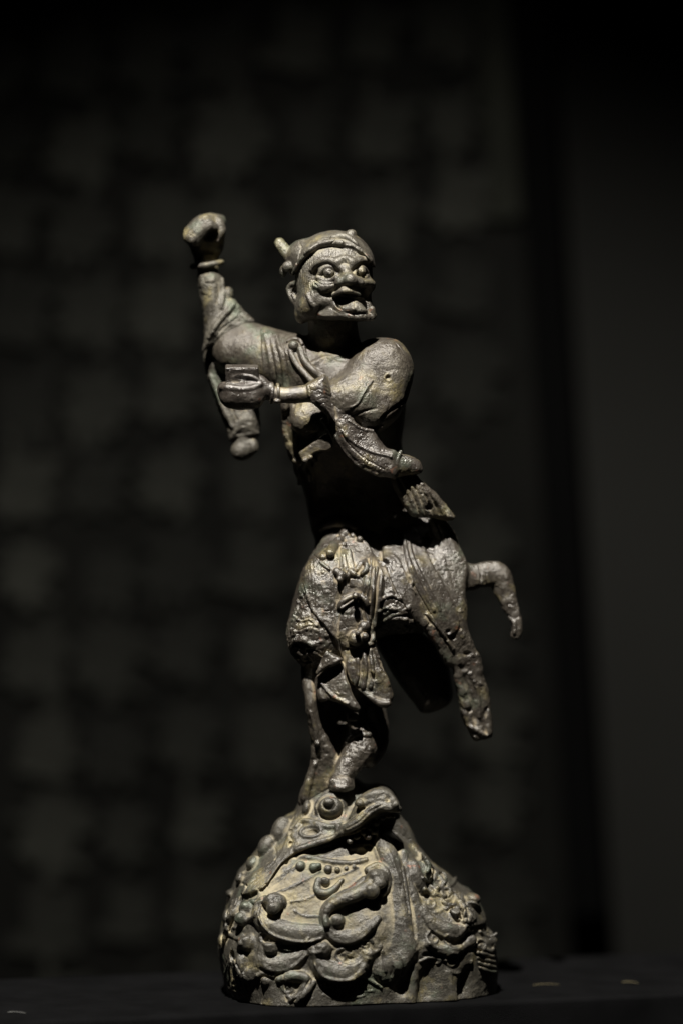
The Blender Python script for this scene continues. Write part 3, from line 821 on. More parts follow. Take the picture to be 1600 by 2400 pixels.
# central apron hanging free below the hem
c.part('apron', 0.6, 0.15)
c.pillow([(800, 1440), (868, 1430), (874, 1490), (880, 1525), (900, 1570), (916, 1610), (920, 1640), (905, 1660), (886, 1655), (865, 1638), (840, 1612), (822, 1602), (812, 1575), (804, 1548)], [(830, 1430, 52), (830, 1490, 70), (850, 1560, 80), (900, 1640, 68)], 14, 10, k=14)
c.shell([(800, 1262), (850, 1262), (886, 1320), (900, 1362), (886, 1440), (874, 1485), (878, 1510), (800, 1510), (800, 1400)], 6, k=2)
c.part('apron_pleat', 0.4)
for q, r in (([(882, 1330), (872, 1400), (862, 1470)], 4.5), ([(870, 1300), (864, 1360), (856, 1420)], 3.5), ([(858, 1310), (856, 1360), (848, 1400)], 3), ([(893, 1352), (886, 1410), (876, 1470), (874, 1500)], 5),
             ([(853, 1530), (856, 1570), (850, 1612)], 5), ([(866, 1528), (872, 1570), (868, 1610)], 4.5), ([(838, 1545), (838, 1580), (832, 1605)], 3.5), ([(878, 1520), (895, 1565), (910, 1605)], 4), ([(838, 1412), (844, 1440), (852, 1468)], 3.5), ([(850, 1412), (858, 1440), (862, 1460)], 3.5), ([(818, 1290), (824, 1318), (830, 1340)], 4), ([(806, 1300), (812, 1330), (815, 1342)], 3)):
    c.stroke([(a, b, r) for a, b in q], off=0, k=3)
    c.groove([(a + r + 2.5, b) for a, b in q], 2.0)
c.part('apron')
c.ell((895, 1560), (7, 22, 12), (-25, 0, 0), k=3, op='cut'); c.ell((872, 1588), (4, 15, 8), (-15, 0, 0), k=2, op='cut')
c.stroke([(840, 1612, 5), (865, 1632, 7), (890, 1648, 9), (908, 1648, 8)], off=1, k=4)
# cloth wrinkles and casting cracks
c.part('front_panel')
for i in range(9):
    x = 726 + i * 8
    c.groove([(x, 1310 + (i * 23 % 19)), (x + 2, 1345 + i % 3 * 5), (x + 5, 1385 + (i * 31 % 27))], 0.9)
for q in ([(748, 1420), (762, 1432), (780, 1430)], [(770, 1380), (784, 1392), (790, 1410)], [(735, 1300), (748, 1310), (764, 1308)], [(800, 1455), (812, 1470), (826, 1468)]): c.groove(q, 1.5)
c.part('near_thigh')
for q in ([(690, 1440), (706, 1452), (728, 1448), (745, 1462)], [(684, 1470), (700, 1478), (720, 1470)], [(700, 1405), (712, 1420), (722, 1416)], [(715, 1530), (735, 1524), (756, 1535), (770, 1528)], [(700, 1540), (716, 1552), (730, 1550)]):
    c.groove(q, 2.2); c.stroke([(a, b + 4, 3) for a, b in q], off=0, k=3)
c.part('far_thigh')
for q in ([(892, 1410), (915, 1400), (935, 1408)], [(888, 1436), (910, 1428), (940, 1436), (955, 1428)], [(900, 1460), (925, 1444), (950, 1440)]):
    c.groove(q, 2.2); c.stroke([(a, b - 4, 3.5) for a, b in q], off=0, k=3)
c.part('flying_panel')
for q in ([(1010, 1300), (1025, 1312), (1050, 1308)], [(1040, 1360), (1056, 1372), (1050, 1392)], [(1060, 1440), (1074, 1452), (1078, 1470)], [(1022, 1395), (1036, 1410), (1042, 1432)]): c.groove(q, 1.5)
# bows, beads and tassels
c.part('waist_bead', 0.3)
for x, y, r, h in ((757, 1306, 9, 4), (771, 1300, 8, 3), (766, 1291, 7, 4), (808, 1252, 13, 8), (826, 1256, 7, 8), (842, 1264, 8, 4), (804, 1277, 8, 4), (797, 1268, 7, 2)):
    c.ball(x, y, r, h, k=2)
c.stroke([(774, 1297, 10), (781, 1282, 13), (790, 1270, 11), (800, 1262, 8)], off=6, k=3)
c.stroke([(752, 1318, 4), (762, 1326, 4), (772, 1334, 3)], off=2, k=2)
c.part('bow_knot', 0.3)
for x, y, r, h in ((790, 1340, 10, 4), (800, 1348, 11, 5), (796, 1358, 8, 3), (812, 1350, 8, 4), (822, 1341, 10, 6), (830, 1346, 7, 4), (838, 1351, 6, 3)):
    c.ball(x, y, r, h, k=2)
c.stroke([(836, 1334, 6), (846, 1320, 7), (856, 1318, 6), (858, 1334, 6), (848, 1344, 6)], off=5, k=2)
c.part('ribbon_bow', 0.2)
c.stroke([(796, 1422, 6), (803, 1410, 7), (815, 1401, 7), (832, 1395, 7)], off=5, k=2)
c.stroke([(832, 1395, 7), (846, 1398, 7), (855, 1406, 7), (860, 1416, 6)], off=5, k=2)
c.stroke([(800, 1425, 3), (820, 1412, 3), (832, 1404, 4)], off=5, k=2)
c.ball(832, 1396, 8, 7, k=1.5)
c.box((830, 1366, c.snap(830, 1366)), (11, 10, 5), (5, 0, 0), rnd=2, k=2)
c.part('tassel_knob', 0.3)
for x, y, r, h in ((835, 1496, 19, 6), (852, 1468, 13, 3), (843, 1478, 8, 4), (854, 1492, 10, 5), (838, 1484, 7, 10)):
    c.ball(x, y, r, h, k=2)
# lower leaves of the skirt
c.part('skirt_leaf', 0.7)
c.pillow([(744, 1582), (768, 1568), (802, 1551), (813, 1590), (828, 1630), (845, 1662), (828, 1664), (800, 1650), (772, 1642), (752, 1646), (742, 1622), (738, 1598)], [(745, 1600, 62), (810, 1600, 84), (830, 1655, 84)], 14, 9, k=4)
c.stroke([(746, 1586, 4), (762, 1612, 4), (785, 1634, 4), (815, 1648, 4)], off=0, k=2)
c.part('skirt_fold', 0.5)
c.pillow([(743, 1580), (756, 1550), (766, 1527), (784, 1534), (804, 1545), (790, 1558), (768, 1566)], [(750, 1575, 88), (795, 1545, 98)], 13, 8, k=3)
c.stroke([(745, 1578, 3), (756, 1550, 3), (767, 1529, 3)], off=1, k=2)
# big flying panel on the far side
c.part('flying_panel', 0.7)
PD = [(900, 1320, 56), (905, 1275, -4), (950, 1272, -14), (1005, 1272, -34), (960, 1325, 48), (930, 1220, -50), (1000, 1215, -50), (1045, 1260, -14), (1080, 1340, -8), (950, 1410, 62), (1010, 1490, 36), (1080, 1480, 4), (1090, 1560, -16), (1130, 1680, -40), (1100, 1720, -40)]
c.pillow([(894, 1306), (898, 1260), (915, 1205), (1000, 1195), (1045, 1225), (1078, 1290), (1097, 1335), (1091, 1380), (1092, 1440), (1100, 1490), (1110, 1512), (1118, 1540), (1102, 1560), (1062, 1566), (1036, 1552), (1010, 1504), (969, 1450), (940, 1412), (920, 1375), (905, 1335)], PD, 17, 13, k=8)
c.part('trailing_end', 0.72)
c.pillow([(1062, 1540), (1118, 1530), (1134, 1590), (1144, 1620), (1152, 1668), (1156, 1700), (1151, 1730), (1128, 1737), (1110, 1736), (1096, 1712), (1084, 1690), (1074, 1640), (1064, 1590)], PD, 18, 12, k=7)
c.groove([(1078, 1560), (1092, 1610), (1108, 1660), (1112, 1720)], 4.0, k=4); c.groove([(1140, 1660), (1132, 1690), (1136, 1720)], 4.5, k=3)
c.ell((1098, 1664), (9, 6, 8), k=3, op='cut'); c.ell((1094, 1532), (9, 5, 7), k=4, op='cut')
c.stroke([(1100, 1580, 4), (1118, 1620, 4), (1122, 1680, 4)], off=0, k=4)
c.stroke([(1095, 1700, 3), (1112, 1708, 5), (1132, 1722, 5)], off=0, k=4)
c.part('panel_pleat', 0.4)
c.shell([(944, 1240), (975, 1240), (1012, 1320), (1060, 1410), (1076, 1470), (1040, 1490), (1004, 1430), (970, 1370), (950, 1310)], 5, k=3)
c.shell([(896, 1310), (925, 1300), (948, 1340), (975, 1400), (1005, 1450), (985, 1470), (945, 1415), (922, 1375), (905, 1335)], 4, k=3)
for q, r in (([(946, 1258), (956, 1310), (985, 1375), (1015, 1430)], 4), ([(956, 1258), (968, 1310), (998, 1370), (1030, 1430)], 2.5), ([(1000, 1440), (1022, 1470), (1045, 1500), (1060, 1520)], 5)):
    c.stroke([(a, b, r) for a, b in q], off=0, k=5)
    c.groove([(a + r + 3, b - 1) for a, b in q], 1.4)
c.part('flying_panel')
c.groove([(996, 1443), (1015, 1465), (1035, 1492), (1050, 1515)], 3.0)
for x, y, r in ((1050, 1480, 6), (1062, 1494, 6), (1046, 1500, 4)): c.ell((x, y), (r, r, r), k=2, op='cut')
c.stroke([(958, 1350, 3), (966, 1362, 4), (962, 1376, 3), (972, 1390, 3)], off=1, k=2)
c.groove([(900, 1318), (912, 1326), (918, 1340)], 3)
c.ell((898, 1318), (13, 9, 16), (0, 0, 0), k=3, op='cut')
for q in ([(1020, 1340), (1040, 1336), (1062, 1340)], [(930, 1328), (938, 1330), (946, 1327)], [(1060, 1420), (1072, 1410), (1080, 1395)]): c.groove(q, 1.5)
# spur at the far side
c.part('robe_spur', 0.6)
c.tube([(1078, 1352, -26, 34), (1110, 1352, -34, 30), (1138, 1346, -44, 30), (1165, 1348, -50, 30), (1178, 1375, -50, 26), (1192, 1415, -48, 19), (1206, 1448, -46, 14), (1210, 1475, -46, 13), (1207, 1488, -46, 12)], k=10, flat=((0, 0, 1), 0.62))
c.groove([(1122, 1328), (1126, 1350), (1122, 1372), (1114, 1385)], 2.5); c.ell((1126, 1382), (8, 6, 10), k=3, op='cut')
c.groove([(1138, 1335), (1140, 1360), (1134, 1380)], 1.6)
c.groove([(1185, 1440), (1196, 1448), (1198, 1470), (1200, 1485)], 2.5)
c.stroke([(1196, 1450, 4), (1204, 1460, 5), (1204, 1482, 5)], off=0, k=3)
# legs
c.part('standing_leg', 0.8)
c.tube([(815, 1560, 0, 52), (835, 1640, -44, 42), (846, 1700, -30, 34), (846, 1745, 8, 40), (834, 1768, 22, 33), (814, 1798, 30, 28), (800, 1826, 34, 27)], k=8)
c.ell((800, 1842, 38), (30, 14, 42), (0, 0, 0), k=12)
c.stroke([(812, 1740, 5), (822, 1728, 7), (842, 1720, 7), (864, 1722, 6)], off=3, k=4)
c.part('calf', 0.4)
c.tube([(775, 1590, -50, 46), (785, 1680, -56, 38), (800, 1740, -46, 34), (800, 1800, -20, 26)], k=8)
c.tube([(875, 1670, -34, 30), (885, 1715, -34, 26), (882, 1750, -22, 24), (865, 1780, -8, 20)], k=6)
c.part('ankle_tie', 0.3)
c.box((826, 1680, 52), (13, 10, 8), (0, 0, 0), rnd=4, k=3)
c.part('toe', 0.6)
c.tube([(782, 1832, 62, 8), (800, 1834, 66, 7), (818, 1832, 58, 6)], k=8)
c.part('sash_end', 0.6)
c.pillow([(706, 1560), (738, 1560), (745, 1660), (758, 1705), (778, 1745), (796, 1785), (788, 1830), (762, 1865), (735, 1885), (706, 1900), (700, 1872), (714, 1830), (727, 1790), (731, 1740), (724, 1700)], [(722, 1560, 30), (725, 1650, 42), (760, 1780, 14), (705, 1890, -8)], 17, 15, k=6)
c.stroke([(730, 1670, 5), (742, 1720, 6), (748, 1760, 5)], off=0, k=5); c.ball(745, 1742, 6, 2)
c.stroke([(738, 1790, 6), (725, 1830, 8), (715, 1870, 10)], off=0, k=6)
LOWER = c.build({
    'hips': ('hips', None, None), 'near_thigh': ('thigh', 'hips', 'blistered flaking thigh'), 'far_thigh': ('thigh', 'hips', None), 'kicking_leg': ('kicking_leg', None, 'bent leg kicked up behind the robe'),
    'front_panel': ('front_panel', 'hips', 'front panel with incised medallion'), 'apron': ('apron', 'hips', None), 'apron_pleat': ('apron_pleat', 'hips', None),
    'waist_bead': ('waist_bead', 'hips', None), 'bow_knot': ('bow_knot', 'hips', None), 'ribbon_bow': ('ribbon_bow', 'hips', None), 'tassel_knob': ('tassel_knob', 'hips', None),
    'skirt_leaf': ('skirt_leaf', 'hips', None), 'skirt_fold': ('skirt_fold', 'hips', None), 'flying_panel': ('flying_panel', None, 'long robe panel flying out behind'),
    'panel_pleat': ('panel_pleat', 'flying_panel', None), 'trailing_end': ('trailing_end', 'flying_panel', None), 'robe_spur': ('robe_spur', 'flying_panel', 'hooked ribbon spur curling down'),
    'standing_leg': ('standing_leg', None, None), 'calf': ('calf', 'standing_leg', None), 'ankle_tie': ('ankle_tie', 'standing_leg', None), 'toe': ('toe', 'standing_leg', None), 'sash_end': ('sash_end', None, 'fallen sash end reaching the mound')}, M_SKIRT, 5)
print('lower', round(time.time() - t0, 1))
# ---------------------------------------------------------------- the beast-head mound
t0 = time.time()
def z7(*pts):                     # shorthand for the mound's own drawing grid
    return [(480 + 0.4592 * p[0], 1800 + 0.4592 * p[1]) + tuple(0.4592 * q for q in p[2:]) for p in pts]
c = Clay(492, 1190, 1815, 2372, -290, 215, 2.1)
c.part('mound', 0.65, 0.08)
c.pillow(z7((610, 85), (680, 68), (760, 78), (815, 110), (880, 110), (940, 125), (985, 185), (990, 240), (1030, 290), (1060, 340), (1085, 400), (1110, 430), (1170, 500), (1240, 550), (1300, 605), (1360, 640), (1400, 700), (1432, 770), (1445, 830), (1480, 870), (1492, 950), (1500, 1030), (1495, 1120), (1490, 1300), (1480, 1600), (1300, 1900), (800, 1950), (300, 1900), (135, 1600), (128, 1260), (100, 1120), (80, 1030), (66, 930), (80, 830), (100, 740), (130, 640), (170, 540), (215, 490), (290, 390), (340, 350), (400, 265), (450, 240), (490, 195), (540, 140)),
         -60, [(600, 2330, 215), (700, 2340, 236), (900, 2330, 192), (1080, 2330, 142), (1150, 2330, 100), (800, 1850, 105), (770, 1900, 135), (900, 1900, 120), (850, 2000, 160), (650, 2050, 190), (650, 2180, 225), (860, 2150, 225), (1000, 2080, 160), (1080, 2180, 160), (700, 2450, 236), (1000, 2450, 170)], 120, k=0, Tb=200)
c.part('muzzle', 0.5, 0.7)
c.shell(z7((300, 640), (400, 560), (470, 480), (600, 460), (740, 440), (850, 420), (960, 560), (960, 760), (940, 900), (800, 960), (640, 900), (480, 820), (330, 760)), 4, k=8)
# the mouth: a deep slot under the upper jaw
c.part('mouth_slot', 0.4)
c.pillow(z7((400, 500), (470, 440), (560, 405), (640, 375), (700, 345), (780, 335), (850, 290), (900, 250), (960, 235), (1015, 250), (1066, 330), (1104, 420), (1116, 490), (1060, 460), (1010, 400), (960, 370), (905, 345), (860, 385), (780, 395), (700, 410), (630, 440), (560, 452), (490, 462), (420, 500)),
         [(680, 2010, 130), (800, 1975, 110), (900, 1930, 75), (960, 1980, 60)], 74, 11, k=3, op='cutl')
# upper jaw with snout
c.part('upper_jaw', 0.35, 0.1)
JAW = z7((190, 645), (300, 602), (350, 540), (395, 480), (470, 425), (560, 392), (620, 372), (700, 342), (770, 330), (840, 290), (900, 235), (960, 225), (988, 215), (985, 180), (940, 122), (880, 104), (815, 108), (760, 76), (680, 64), (610, 80), (540, 138), (490, 190), (440, 290), (390, 420), (320, 490), (240, 545), (200, 600))
c.shell(JAW, 12, k=5)
c.pillow(z7((690, 338), (770, 328), (840, 288), (900, 235), (960, 225), (992, 215), (986, 175), (940, 122), (880, 104), (810, 130), (760, 200), (720, 280)), [(820, 1930, 78), (915, 1880, 86)], 46, 22, k=10)
c.stroke(z7((690, 320, 26), (760, 290, 26), (820, 240, 26), (880, 200, 26), (950, 200, 26), (985, 210, 20)), off=3, k=5)
c.stroke(z7((470, 415, 12), (560, 384, 12), (640, 360, 12), (700, 330, 14)), off=0, k=5)
c.groove(z7((690, 282), (750, 250), (800, 200), (860, 165), (930, 168)), 2.6)
c.groove(z7((720, 312), (790, 272), (840, 222), (900, 190)), 2.2)
c.part('nostril_ridge', 0.2)
c.stroke(z7((775, 182, 14), (800, 162, 20), (850, 140, 24), (905, 130, 24), (945, 150, 22), (968, 185, 20)), off=0, k=6)
c.stroke(z7((800, 190, 14), (850, 168, 18), (910, 158, 16)), off=0, k=5)
c.ball(*z7((790, 180, 22))[0], 3, k=3); c.ell(z7((800, 205))[0], (9, 5, 7), k=2, op='cut')
c.part('tooth', 0.3)
for x, y, r in ((740, 372, 18), (775, 352, 18), (810, 330, 18), (840, 305, 18), (870, 280, 20), (905, 255, 16), (935, 245, 15), (960, 245, 13), (830, 350, 22), (862, 322, 20)):
    X_, Y_ = 480 + .4592 * x, 1800 + .4592 * y
    c.ell((X_, Y_, 108 - (x - 740) * 0.05), (r * .46, r * .42, 12), k=3)
c.part('beast_eye', 0.2)
c.ell((774, 1893), (36, 33, 15), (-8, 0, 0), k=4)
ed = c.snap(774, 1893) - 3
c.stroke(ring(775, 1894, 34, 31), 4.5, off=-6, k=2, closed=True)
c.ell((774, 1891, ed + 2), (27, 24, 19), k=2)
c.groove(ring(772, 1884, 17, 14), 1.6, closed=True)
c.groove(ring(774, 1893, 31, 28), 2.4, closed=True)
c.ell((771, 1880, ed + 19), (12.5, 10, 9), k=2)
c.part('cheek_pit', 0.2)
c.stroke(ring(729, 1949, 25, 13, -8), 4.5, off=0, k=3, closed=True)
c.ell((730, 1951), (17, 9, 9), (8, 0, 0), k=3, op='cut')
c.stroke(z7((470, 300, 14), (500, 270, 16), (560, 280, 16), (640, 300, 14), (700, 290, 10)), off=0, k=6)
c.part('neck_curl', 0.2)
for x, y, rx, ry, a in ((392, 322, 54, 76, 20), (318, 402, 44, 62, 25), (245, 485, 32, 40, 30), (520, 205, 20, 44, 10), (180, 560, 22, 34, 20), (135, 640, 26, 20, 0), (110, 760, 18, 40, 5), (85, 880, 16, 36, 0)):
    X_, Y_ = 480 + .4592 * x, 1800 + .4592 * y
    c.ell((X_, Y_, c.snap(X_, Y_) + 1), (rx * .46, ry * .46, 25), (a, 0, 0), k=5)
c.groove(z7((440, 300), (430, 340), (445, 370), (430, 400)), 3.4); c.groove(z7((345, 380), (365, 440), (350, 480)), 2.6)
c.ell(z7((438, 325))[0], (6, 8, 9), k=2, op='cut'); c.ell(z7((438, 385))[0], (5, 6, 8), k=2, op='cut')
c.part('upper_jaw')
for i in range(4): c.groove(z7((200 + i * 8, 560 + i * 18), (270, 520 + i * 20), (350 - i * 6, 470 + i * 22)), 1.5)
c.groove(z7((190, 590), (215, 600), (195, 640)), 3)
# lower jaw rim and brow furrows
c.part('lower_jaw', 0.2)
c.stroke(z7((440, 480, 12), (490, 458, 14), (560, 462, 14), (640, 478, 12), (740, 485, 12), (820, 470, 12)), off=0, k=5)
c.stroke(z7((745, 410, 12), (800, 402, 14), (850, 408, 12)), off=-2, k=6); c.ell(z7((800, 430))[0], (12, 7, 8), k=4, op='cut'); c.ell(z7((830, 400))[0], (10, 5, 8), k=3, op='cut')
for q in (((240, 640), (360, 560), (470, 500)), ((340, 640), (420, 610), (520, 560), (590, 520)), ((440, 675), (520, 660), (600, 620)), ((640, 560), (720, 530), (780, 500)), ((460, 720), (500, 745), (580, 750))):
    c.groove(z7(*q), 1.8, off=0.5)
    c.stroke([(a, b + 4, 3) for a, b in z7(*q)], off=-1, k=4)
# long central ridge
c.part('beard_ridge', 0.4, 0.12)
c.pillow(z7((888, 342), (930, 365), (975, 420), (1010, 520), (1035, 640), (1062, 780), (1080, 900), (1060, 980), (1000, 1040), (930, 1040), (880, 1000), (915, 900), (945, 780), (945, 660), (915, 560), (880, 480), (862, 400)), [(*z7((900, 360))[0], 84), (*z7((940, 520))[0], 104), (*z7((1000, 760))[0], 122), (*z7((985, 980))[0], 134)], 24, 26, k=18)
c.groove(z7((965, 370), (1000, 480), (1030, 600), (1060, 740), (1075, 860)), 5, k=5)
c.groove(z7((860, 380), (895, 480), (935, 600), (950, 700), (960, 800)), 2.2)
c.tube([(*z7((1010, 440))[0], 82, 12), (*z7((1040, 600))[0], 100, 14), (*z7((1085, 760))[0], 104, 18), (*z7((1110, 900))[0], 100, 26)], k=10)
c.part('beard_lobe', 0.5)
c.stroke(z7((880, 990, 30), (920, 1040, 44), (950, 1070, 40)), off=-10, k=10, f=0.7)
c.stroke(z7((850, 960, 20), (870, 1020, 26), (900, 1070, 20)), off=-6, k=8)
# scrolls
def knob(key, x, y, r, h=4, k=2, bowl=None, rough=0.15):
    c.part(key, rough, -0.35); X_, Y_ = 480 + .4592 * x, 1800 + .4592 * y
    d = c.snap(X_, Y_); c.ell((X_, Y_, d + h * 0.4), (r * .52, r * .47, r * .40), (x * 7 % 50 - 25, 0, 0), k=k + 4); c.ell((X_ - r * .10, Y_ - r * .14, d + h * 0.4 + r * .17), (r * .30, r * .27, r * .26), k=2)
    if bowl: c.stroke(ring(X_ - 1, Y_ + r * .2, bowl * .46, bowl * .42, 0, 10, 5, 215), r * .16, off=2, k=3)
def band(key, pts, off=3, k=6, f=0.6, groove=True):
    c.part(key, 0.45, -0.35); p = z7(*pts); c.stroke([(a, b, r * 1.35) for a, b, r in p], off=off - 5, k=6, f=0.7)
    c.stroke([(a, b + r * 0.95, r * .28) for a, b, r in p], off=-0.5, k=4); c.groove([(a, b - r * 1.0) for a, b, r in p], 1.3)
# moustache scroll to the left
band('moustache_scroll', ((300, 680, 22), (280, 740, 28), (310, 790, 36), (390, 830, 40), (480, 848, 40), (560, 845, 34), (600, 838, 26)), off=4)
c.stroke(z7((285, 700, 6), (275, 760, 6), (330, 840, 6), (430, 880, 6), (520, 888, 6), (595, 870, 5)), off=4, k=2)
c.ell((*z7((360, 685))[0], c.snap(*z7((360, 685))[0]) + 2), (27, 22, 22), (10, 0, 0), k=3)
knob('scroll_knob', 350, 715, 32, 12)
c.groove(spiral(*z7((365, 690))[0], 10, 24, .7, 200), 1.5, off=1)
# hooked scroll in the middle
band('hooked_scroll', ((880, 560, 26), (830, 590, 30), (770, 640, 32), (700, 670, 30), (645, 700, 26), (618, 750, 22), (622, 810, 22), (660, 855, 24), (730, 865, 26), (800, 845, 22), (850, 800, 16), (885, 770, 10)), off=5, groove=False)
c.stroke(z7((850, 590, 34), (790, 636, 36), (710, 668, 33), (650, 697, 26), (616, 748, 20), (622, 800, 18)), off=5, k=4)
c.stroke(z7((830, 520, 18), (880, 500, 22), (920, 530, 22), (930, 590, 20), (905, 640, 18)), off=5, k=3)
knob('scroll_knob', 878, 565, 50, 14)
knob('scroll_knob', 850, 630, 38, 10)
c.ell((*z7((885, 590))[0], c.snap(*z7((885, 590))[0])), (17, 14, 12), k=3)
knob('scroll_knob', 672, 782, 36, 8)
c.groove(z7((640, 690), (632, 740), (640, 800), (700, 840), (790, 820)), 1.6, off=2)
knob('scroll_knob', 614, 578, 22, 12)
c.part('scroll_knob'); c.stroke(z7((580, 570, 16), (575, 620, 20), (610, 640, 22), (655, 620, 18), (700, 570, 10)), off=3, k=3)
knob('scroll_knob', 215, 715, 36, 6, bowl=52)
knob('scroll_knob', 190, 770, 34, 4)
knob('scroll_knob', 222, 895, 42, 6); c.stroke(z7((190, 860, 12), (180, 930, 16), (200, 1000, 16), (190, 1040, 14)), off=2, k=4)
band('low_scroll', ((190, 960, 20), (190, 1020, 26), (230, 1055, 28), (275, 1020, 22), (270, 970, 16)), off=3)
knob('scroll_knob', 335, 920, 32, 8)
band('low_scroll', ((300, 920, 20), (305, 985, 28), (370, 1005, 32), (450, 985, 30), (520, 930, 24)), off=3)
knob('scroll_knob', 600, 925, 40, 8)
band('low_scroll', ((560, 930, 18), (575, 1000, 32), (640, 1040, 40), (720, 1045, 40), (790, 1010, 34), (830, 950, 22)), off=5)
c.stroke(z7((560, 1000, 6), (600, 1060, 7), (680, 1085, 7), (760, 1075, 7), (810, 1040, 6)), off=3, k=2)
knob('scroll_knob', 310, 1090, 24, 2)
c.part('low_leaf', 0.4)
c.stroke(z7((380, 1080, 18), (450, 1060, 30), (520, 1080, 26), (490, 1150, 18), (440, 1185, 12)), off=2, k=5)
c.stroke(z7((560, 1090, 12), (520, 1140, 16), (470, 1190, 14)), off=2, k=4)
c.groove(z7((540, 1080), (500, 1140), (440, 1200)), 3.0); c.groove(z7((400, 1040), (405, 1110), (420, 1190)), 2.2)
c.groove(z7((280, 1080), (300, 1130), (290, 1200)), 2.6); c.stroke(z7((270, 1060, 10), (300, 1045, 12), (350, 1060, 10)), off=2, k=4)
c.part('mound_rim', 0.6)
for q in (((600, 1110), (700, 1120), (760, 1100)), ((800, 1060), (850, 1090), (900, 1120)), ((660, 1100), (700, 1108), (730, 1100))): c.stroke([(a, b, 3) for a, b in z7(*q)], off=1, k=3)
# bead row
c.part('brow_bead', 0.2)
for x, y, r in ((490, 500, 26), (555, 508, 24), (580, 500, 16), (628, 515, 22), (676, 520, 16), (720, 512, 12), (760, 505, 12)):
    X_, Y_ = 480 + .4592 * x, 1800 + .4592 * y; c.ball(X_, Y_, r * .46, 1, k=2)
# far side knobs, bowls and scales
knob('scroll_knob', 1090, 532, 56, 22)
c.part('far_curl', 0.3)
c.tube([(*z7((1060, 500))[0], 88, 14), (*z7((1075, 560))[0], 90, 18), (*z7((1100, 620))[0], 84, 14)], k=5)
c.stroke(z7((1120, 620, 10), (1160, 650, 12), (1180, 620, 10)), off=2, k=4)
band('far_scroll', ((1110, 730, 16), (1150, 790, 26), (1210, 825, 30), (1280, 835, 28), (1325, 805, 20)), off=3)
knob('scroll_knob', 1275, 742, 28, 6)
c.part('far_scroll'); c.stroke(z7((1230, 720, 8), (1255, 702, 10), (1290, 715, 10), (1300, 690, 12), (1310, 650, 10)), off=2, k=3)
c.ell((*z7((1365, 668))[0], c.snap(*z7((1350, 675))[0])), (18, 14, 22), (20, 0, 0), k=3)
c.shell(z7((1320, 700), (1390, 700), (1430, 770), (1432, 810), (1330, 805), (1322, 760)), 7, k=2)
c.shell(z7((1322, 730), (1370, 730), (1385, 780), (1325, 785)), 5, k=2)
knob('scroll_knob', 1350, 882, 32, 6)
c.part('far_scroll'); c.stroke(z7((1140, 900, 20), (1200, 930, 26), (1280, 930, 24), (1330, 900, 18)), off=0, k=8)
knob('scroll_knob', 1462, 880, 24, 2)
c.part('flank_scale', 0.4)
for i in range(5):
    y = 915 + i * 26
    c.stroke(z7((1385 + i * 4, y, 8), (1425, y + 12, 9), (1470 + i * 3, y + 22, 8)), off=1, k=2)
    c.groove(z7((1385 + i * 4, y + 13), (1425, y + 25), (1470 + i * 3, y + 35)), 2.2)
for i in range(7):
    x, y = 1120 + i * 36, 470 + i * 42
    c.stroke(z7((x, y, 10), (x + 20, y + 30, 13), (x + 10, y + 58, 8)), off=2, k=2); c.groove(z7((x + 24, y), (x + 44, y + 34)), 2.5)
    c.stroke(z7((x - 10, y + 90, 8), (x + 14, y + 105, 11), (x + 30, y + 95, 8)), off=2, k=2)
# flank tufts on the near edge
c.part('hair_tuft', 0.4)
for i in range(6):
    c.stroke(z7((128 + i * 4, 985, 6), (105 + i * 18, 1060 + i * 4, 9), (110 + i * 22, 1180 - i * 6, 6)), off=1, k=2)
    c.groove(z7((136 + i * 5, 1000), (118 + i * 18, 1070 + i * 4), (124 + i * 22, 1180 - i * 6)), 1.8)
for i in range(5):
    c.stroke(z7((190 - i * 12, 660 + i * 4, 6), (150 - i * 10, 760 + i * 10, 8), (110 - i * 6, 860 + i * 20, 6)), off=1, k=3)
c.ell(z7((140, 960))[0], (9, 14, 14), k=3, op='cut')
for i, (x, y, r_) in enumerate(((1190, 560, 16), (1225, 640, 18), (1150, 690, 14), (1165, 870, 16), (1260, 985, 18), (1120, 960, 14), (1400, 900, 14), (1420, 820, 12), (430, 1120, 15), (700, 960, 16), (820, 900, 14), (300, 860, 14), (250, 640, 15), (150, 830, 14), (540, 900, 13), (1240, 880, 13), (160, 1100, 13), (740, 1120, 14))):
    X_, Y_ = 480 + .4592 * x, 1800 + .4592 * y
    c.part('small_curl', 0.4, -0.15); a0 = i * 67 % 360
    c.stroke(spiral(X_, Y_, r_ * .2, r_ * 1.15, 1.1, a0, 12, 2.6, 3.4), off=-0.5, k=3)
    c.stroke([(a, b, 3.2) for a, b in ring(X_ + r_, Y_ + r_ * .4, r_ * 1.6, r_ * 1.1, i * 31 % 60 - 30, 7, 20, 160)], off=-1, k=4)
for q in (((940, 960), (960, 1010), (950, 1060)), ((985, 940), (1010, 1000), (1000, 1060)), ((900, 930), (905, 980), (915, 1030)), ((700, 1100), (780, 1130), (850, 1130)), ((600, 1150), (660, 1170), (740, 1165)), ((1100, 430), (1150, 500), (1200, 560)), ((1090, 980), (1150, 960), (1220, 975)), ((1000, 500), (1020, 620), (1040, 740)), ((930, 420), (960, 500), (985, 580))):
    c.groove(z7(*q), 1.8); c.stroke([(a + 3, b + 3, 3) for a, b in z7(*q)], off=-1, k=4)
